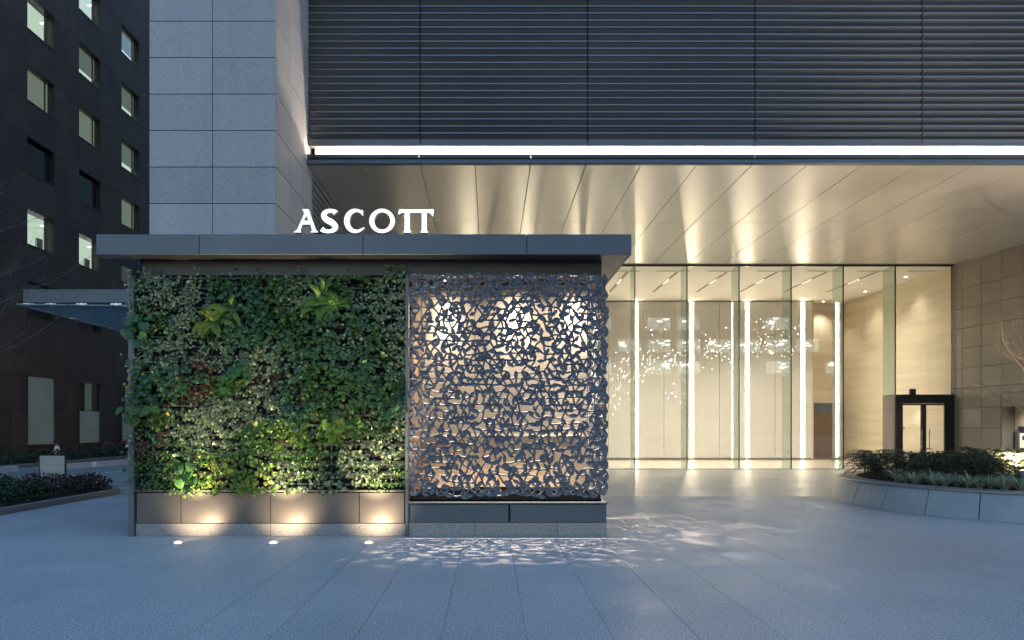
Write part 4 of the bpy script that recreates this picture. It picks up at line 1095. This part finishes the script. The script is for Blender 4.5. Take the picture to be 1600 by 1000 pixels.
for k, (x, y, rx, h) in enumerate(((-9.2, 14.35, .55, .50), (-9.0, 15.1, .52, .48), (-9.9, 15.2, .6, .52), (-9.25, 15.75, .5, .42))):
    s_ = thing('purple_shrub', (x, y, .05), ['dark purple leaved shrub next to the green shrubs by the kerb', 'dark purple shrub nearest the kerb corner at left', 'dark purple shrub just in front of the small sign board', 'dark purple shrub at the far tip of the bed'][k], 'shrub', 'purple shrubs in the left bed')
    foliage((x, y, .05), rx, rx, h, 560, .035, .07, RB).build('foliage', SH_P, s_, fix=False)
    stems((x, y, .05), rx, rx, h, 14, RB).build('stem', M['bark_dark'], s_)
# sign board
YSB = 16.3; sb = thing('sign_board', (X(81, YSB), YSB, 0), 'small pale upright sign board standing behind the purple shrubs', 'sign')
sx0, sx1, szt = X(61, YSB), X(102, YSB), Z(711.5, YSB)
MB().box(sx0 + .025, sx1 - .012, YSB - .01, YSB + .04, .06, szt - .008).build('board', mat('pale_sign_face', (.42, .43, .40), .4, cloud=(2, .06)), sb)
MB().box(sx0, sx0 + .022, YSB - .02, YSB + .05, .02, szt).box(sx1 - .01, sx1, YSB - .02, YSB + .05, .02, szt).box(sx0 + .022, sx1 - .01, YSB - .02, YSB + .05, szt - .007, szt).build('frame', M['metal_dark'], sb)
ink = mat('pale_sign_print', (.55, .57, .55), .5)
for k, (a, b, z) in enumerate(((.35, .9, .86), (.3, .9, .80), (.1, .9, .68), (.15, .9, .62), (.1, .55, .5), (.35, .6, .34), (.1, .3, .3), (.8, .95, .32))):
    MB().box(sx0 + (sx1 - sx0) * a, sx0 + (sx1 - sx0) * b, YSB - .013, YSB - .0105, z * szt - (.012 if k < 5 else .06), z * szt).build('print_line', ink, sb)
# small white post with a red cap behind the board
YM = 30.0; xm = X(89, YM)
mk = thing('marker_post', (xm, YM, 0), 'tiny white post with a red top in the hedge by the frosted window', 'post')
MB().lathe((xm, YM, 0.0), [(.10, 0), (.10, .40), (.12, .55), (.06, .68)], 10).build('post', M['white_paint'], mk)
MB().lathe((xm, YM, .68), [(.06, 0), (.065, .05), (.04, .12)], 10).build('cap', mat('red_cap', (.5, .04, .04), .5), mk)
# bicycles
def bicycle(loc, rz, lab, col):
    b = thing('bicycle', (0, 0, 0), lab, 'bicycle', 'bicycles parked by the office wall')
    tyre = M['black']
    fm = mat('bicycle_paint', col, .35)
    for xx in (-.52, .52):
        w = MB().ring((xx, 0, .34), (0, 1, 0), .32, .022, 22, 6).build('wheel', mat('pale_rim', (.3, .3, .3), .4), b)
        MB().ring((xx, 0, .34), (0, 1, 0), .338, .016, 22, 6).build('tyre', tyre, w)
        sp = MB()
        for k in range(8): sp.tube((xx, 0, .34), (xx + .31 * cos(k * pi / 4), 0, .34 + .31 * sin(k * pi / 4)), .003, n=3, caps=False)
        sp.build('spokes', M['steel'], w)
    MB().tube((-.52, 0, .34), (-.12, 0, .30), .015).tube((-.12, 0, .30), (-.22, 0, .82), .017).tube((-.20, 0, .72), (.36, 0, .76), .018).tube((-.12, 0, .30), (.36, 0, .66), .018).tube((-.52, 0, .34), (-.2, 0, .74), .012).build('frame', fm, b)
    MB().tube((.34, 0, .88), (.40, 0, .6), .018).tube((.40, 0, .6), (.52, 0, .34), .014).build('fork', fm, b)
    MB().path([(.30, -.27, .96), (.40, -.18, .98), (.34, 0, .95), (.40, .18, .98), (.30, .27, .96)], .012).build('handlebar', M['steel'], b)
    MB().add([(-.34, -.09, .86), (-.34, .09, .86), (-.08, .025, .87), (-.08, -.025, .87), (-.34, -.07, .91), (-.34, .07, .91), (-.08, .015, .90), (-.08, -.015, .90)], [(0, 1, 2, 3), (7, 6, 5, 4), (0, 4, 5, 1), (1, 5, 6, 2), (2, 6, 7, 3), (3, 7, 4, 0)]).build('saddle', M['black'], b)
    MB().box(-.9, -.86, -.03, .03, .5, .62).build('rear_reflector', mat('red_reflector', (.6, .02, .02), .3), b)
    b.matrix_basis = Matrix.Translation(loc) @ Matrix.Rotation(rz, 4, 'Z')
    return b
bicycle((-20.4, 37.6, 0.02), radians(8), 'left of the two bicycles, red mudguard, parked under the tall window', (.25, .02, .02))
bicycle((-19.3, 37.9, 0.02), radians(-14), 'dark blue bicycle parked closest to the green wall edge', (.03, .06, .2))

# =====================================================================================
# BARE TREES
# =====================================================================================
def bare_tree(root, base, h, rnd, m, lean=(0, 0), r0=.06, depth=5, first=.35, nb=6, droop=.0, spread=.75, sparse=0.0):
    tr, br = MB(), MB()
    def grow(p, d, L_, r, lv):
        seg = 4 if lv < 2 else 3; q = p
        for s in range(seg):
            d2 = (d + Vector((rnd.gauss(0, .13), rnd.gauss(0, .13), rnd.gauss(.03, .08)))).normalized(); e = q + d2 * (L_ / seg)
            rr = r * (1 - .5 * s / seg); r2 = r * (1 - .5 * (s + 1) / seg)
            (tr if lv == 0 else br).tube(q, e, rr, r2, 7 if lv < 2 else 4, False)
            if lv < depth and (lv > 0 or s >= 1):
                for _ in range(2 if lv < 3 else rnd.choice((1, 2))):
                    if lv > 0 and rnd.random() < sparse: continue
                    ax = d2.orthogonal().normalized(); ax.rotate(Matrix.Rotation(rnd.uniform(0, 2 * pi), 3, d2))
                    nd = (d2 * (1 - spread * .45) + ax * spread * rnd.uniform(.6, 1.1)).normalized(); nd.z += .12 - droop; nd.normalize()
                    grow(e, nd, L_ * rnd.uniform(.5, .72), r2 * rnd.uniform(.5, .7), lv + 1)
            q, d = e, d2
        if lv < depth: grow(q, d, L_ * .6, r * .5, lv + 1)
    grow(Vector(base), Vector((lean[0], lean[1], 1)).normalized(), h * .5, r0, 0)
    tr.build('trunk', m, root, smooth=True, fix=False); br.build('crown', m, root, fix=False)
RT = random.Random(14)
t1 = thing('bare_tree', (11.5, 13.6, .4), 'bare tree with uplit warm twigs entering at the right edge', 'tree')
bare_tree(t1, (12.25, 14.2, .4), 3.6, RT, M['bark'], (-.12, .05), .06, 4, spread=.8, sparse=.45)
t2 = thing('bare_tree', (-9.3, 10.2, .05), 'dim bare tree with thin grey twigs at the left edge', 'tree')
bare_tree(t2, (-9.75, 10.6, .05), 5.6, random.Random(4), M['bark_dark'], (.03, 0), .06, 4, spread=.75, sparse=.4)

# =====================================================================================
# ROUND PLANTER on the right
# =====================================================================================
PC = Vector((9.85, 13.2)); prx, pry = 2.85, 3.2; PH = .44; BAT = .16
pl = thing('stone_planter', (PC.x, PC.y, 0), 'curved grey stone planter with sloping sides at right', 'planter')
def pe_(t, k=0): return Vector((PC.x + (prx - k) * cos(t), PC.y + (pry - k) * sin(t)))
np_ = 24; th0 = radians(180)
for k in range(np_):
    a, b = th0 + 2 * pi * k / np_, th0 + 2 * pi * (k + 1) / np_; mb = MB(); sub = 4; e = .0024
    for s in range(sub):
        t0 = a + e + (b - a - 2 * e) * s / sub; t1_ = a + e + (b - a - 2 * e) * (s + 1) / sub
        p, q, pt_, qt = pe_(t0), pe_(t1_), pe_(t0, BAT), pe_(t1_, BAT); pi_, qi, pti, qti = pe_(t0, .05), pe_(t1_, .05), pe_(t0, BAT + .05), pe_(t1_, BAT + .05)
        vs = [(*p, .003), (*q, .003), (*qt, PH - .012), (*pt_, PH - .012), (*pi_, .003), (*qi, .003), (*qti, PH - .012), (*pti, PH - .012)]
        fs = [(0, 1, 2, 3), (5, 4, 7, 6)]
        if s == 0: fs.append((0, 3, 7, 4))
        if s == sub - 1: fs.append((1, 5, 6, 2))
        fs += [(3, 2, 6, 7)]
        mb.add(vs, fs)
    mb.build('side_panel', M['planter'], pl)
cap = MB()
n = 96
ringp = [(.145, PH - .008), (.13, PH + .0), (.135, PH + .028), (.50, PH + .034), (.50, PH - .06)]
for k in range(n):
    t = 2 * pi * k / n
    for kk, z in ringp: cap.v.append((*pe_(t, kk), z))
m_ = len(ringp)
for k in range(n):
    for j in range(m_):
        cap.f.append((k * m_ + j, ((k + 1) % n) * m_ + j, ((k + 1) % n) * m_ + (j + 1) % m_, k * m_ + (j + 1) % m_)); cap.m.append(0)
cap.build('coping', mat('dark_honed_coping', (.24, .24, .24), .35, speck=(90, .12)), pl, smooth=False)
MB().add([(*pe_(2 * pi * k / 48, .49), PH + .01) for k in range(48)], [tuple(range(48))]).build('soil', M['soil'], pl)
MB().add([(*pe_(2 * pi * k / 48, .10), .005) for k in range(48)] + [(*pe_(2 * pi * k / 48, .23), PH - .03) for k in range(48)], [(k, (k + 1) % 48, 48 + (k + 1) % 48, 48 + k) for k in range(48)]).build('inner_liner', M['gap'], pl)
# grass clumps along the front
GRM = leafmat('variegated_grass', [(.16, .24, .11), (.34, .40, .26), (.52, .54, .40), (.13, .20, .08)], .5, .2)
RG = random.Random(17)
def grass_clump(c, n, ln, rnd):
    mb = MB()
    for _ in range(n):
        a = rnd.uniform(0, 2 * pi); L_ = ln * rnd.uniform(.6, 1.1); out = Vector((cos(a), sin(a), 0)); p = Vector(c) + out * rnd.uniform(0, .04)
        side = Vector((-sin(a), cos(a), 0)); el = rnd.uniform(.9, 1.45); w = rnd.uniform(.006, .010); vs = []; fs = []
        q = p.copy()
        for s in range(6):
            ww = w * (1 - (s / 5) ** 2 * .95); vs += [q - side * ww, q + side * ww]
            if s: fs.append((2 * s - 2, 2 * s - 1, 2 * s + 1, 2 * s))
            q = q + (out * cos(el) + Vector((0, 0, sin(el)))) * (L_ / 5); el -= rnd.uniform(.25, .48)
        mb.add(vs, fs)
    return mb
gi = 0
for ring_k, cnt, a0, a1 in ((.66, 13, 186, 262), (.98, 12, 192, 262), (1.22, 9, 200, 258)):
    for k in range(cnt):
        t = radians(a0 + (a1 - a0) * k / (cnt - 1) + RG.uniform(-1.5, 1.5)); q = pe_(t, ring_k + RG.uniform(-.08, .08))
        if X(1615, q.y) < q.x: continue
        gi += 1
        rowname = {.66: 'front', .98: 'middle', 1.22: 'back'}[ring_k]
        cl_ = thing('grass_clump', (q.x, q.y, PH), 'pale striped grass clump in the stone planter, %s in the %s row from the left' % (['first', 'second', 'third', 'fourth', 'fifth', 'sixth', 'seventh', 'eighth', 'ninth', 'tenth', 'eleventh', 'twelfth', 'thirteenth'][k], rowname), 'grass', 'striped grass clumps in the stone planter')
        grass_clump((q.x, q.y, PH + .005), 56, RG.uniform(.36, .48), RG).build('blades', GRM, cl_, fix=False)
# feathery dark shrubs behind
NAN = leafmat('dark_feathery_leaf', [(.030, .055, .022), (.05, .085, .03), (.04, .06, .03), (.075, .075, .035)], .4, .2)
def feathery(c, rx, h, n, rnd):
    mb, stm = MB(), MB(); vs0, fs0 = G['oval']
    for _ in range(n):
        a = rnd.uniform(0, 2 * pi); out = Vector((cos(a), sin(a), 0)); L_ = rx * rnd.uniform(.6, 1.15)
        p = Vector(c) + out * rnd.uniform(0, rx * .35); hh = h * rnd.uniform(.35, .95); top = p + Vector((0, 0, hh))
        stm.tube((p.x, p.y, c[2] - .02), top, .006, .004, 4, False)
        d = (out + Vector((0, 0, rnd.uniform(.1, .7)))).normalized(); q = top
        for s in range(9):
            d = (d + Vector((0, 0, -.10))).normalized(); q2 = q + d * (L_ / 9)
            stm.tube(q, q2, .003, .002, 3, False)
            sd = d.cross(Vector((0, 0, 1))).normalized()
            for sg_ in (-1, 1):
                tip = (sd * sg_ * rnd.uniform(.7, 1) + d * .7 + Vector((0, 0, rnd.gauss(-.1, .25)))).normalized(); nr = (Vector((0, 0, 1)) + Vector((rnd.gauss(0, .3), rnd.gauss(0, .3), 0))); nr = (nr - tip * nr.dot(tip)).normalized()
                sz = rnd.uniform(.05, .085) * (1.1 - .06 * s); m = Matrix.Translation(q) @ Matrix((tip, nr.cross(tip), nr)).transposed().to_4x4() @ Matrix.Diagonal((sz, sz * .62, sz, 1))
                mb.add([m @ Vector(v) for v in vs0], fs0)
            q = q2
    return mb, stm
sp_ = [(7.85, 13.9), (8.3, 13.1), (8.75, 14.3), (8.9, 13.2), (9.0, 12.45), (9.6, 13.4), (9.7, 12.5), (9.55, 14.6), (10.4, 13.1), (10.3, 14.2), (10.6, 12.4), (11.0, 13.6), (8.4, 14.9)]
words = ['leftmost of the planter', 'second in the front line', 'behind the second one', 'in the middle left', 'nearest the grass at left', 'at the centre', 'nearest the grass in the middle', 'below the double doors', 'right of the centre', 'behind the centre', 'nearest the grass at right', 'by the tree trunk', 'at the far left back']
for k, (x, y) in enumerate(sp_):
    s_ = thing('feathery_shrub', (x, y, PH), 'dark feathery shrub in the stone planter, ' + words[k], 'shrub', 'feathery shrubs in the stone planter')
    a, b = feathery((x, y, PH), .62, RG.uniform(.50, .70), 60, RG)
    a.build('foliage', NAN, s_, fix=False); b.build('stem', M['bark_dark'], s_, fix=False)
# tree uplight in the planter
ul = thing('planter_spotlight', (9.36, 12.0, PH), 'dark spotlight head on a stake at the right edge of the planter', 'spotlight')
ux, uy = X(1600, 11.9), 11.9
MB().tube((ux, uy, PH - .05), (ux, uy, .56), .014, n=8).build('stake', M['metal_dark'], ul)
MB().tube((ux, uy, .54), (ux + .03, uy + .06, .72), .062, .07, 16).build('head', M['metal'], ul)
MB().tube((ux + .031, uy + .062, .721), (ux + .032, uy + .064, .726), .058, .058, 16).build('lens', M['glow_spot'], ul)
light('beam', 'SPOT', (ux + .04, uy + .08, .76), 300, (1, .76, .54), ul, (11.8, 16.4, 7.0), radians(95), .8, .035)

# =====================================================================================
# OFFICE BLOCK ACROSS THE STREET (seen only mirrored in the lobby glass)
# =====================================================================================
opp = thing('opposite_office_block', (15, -62, 0), 'office block across the street mirrored faintly in the lobby glass', 'building')
MB().box(-10, 75, -75, -62.4, 0, 34).build('wall', mat('grey_opposite_wall', (.12, .12, .12), .7), opp)
RO = random.Random(2)
wl_ = MB().box(0, 3.7, 0, .1, 0, 2.0).mesh('window', emi('far_lit_window', (.85, 1, .92), .16)); fix_normals(wl_)
wd_ = MB().box(0, 3.7, 0, .1, 0, 2.0).mesh('window', M['window_glass_dark']); fix_normals(wd_)
tb_ = MB().box(0, .9, 0, .05, 0, .28).mesh('ceiling_lamp', emi('far_ceiling_lamp', (.9, 1, .96), 1.0)); fix_normals(tb_)
for fl_ in range(8):
    for k in range(17):
        x = -8 + k * 4.8; z = 3.0 + fl_ * 3.55
        lit = RO.random() < .55 and 2 <= fl_ <= 6
        w = place('window', wl_ if lit else wd_, opp, Matrix.Translation((x, -62.38, z)))
        MB().box(x + 1.8, x + 1.9, -62.26, -62.2, z, z + 2.0).build('window_bar', M['black'], w)
        if lit:
            for q in range(3):
                place('ceiling_lamp', tb_, w, Matrix.Translation((x + RO.uniform(.1, 2.7), -62.25, z + RO.uniform(.8, 1.7))))
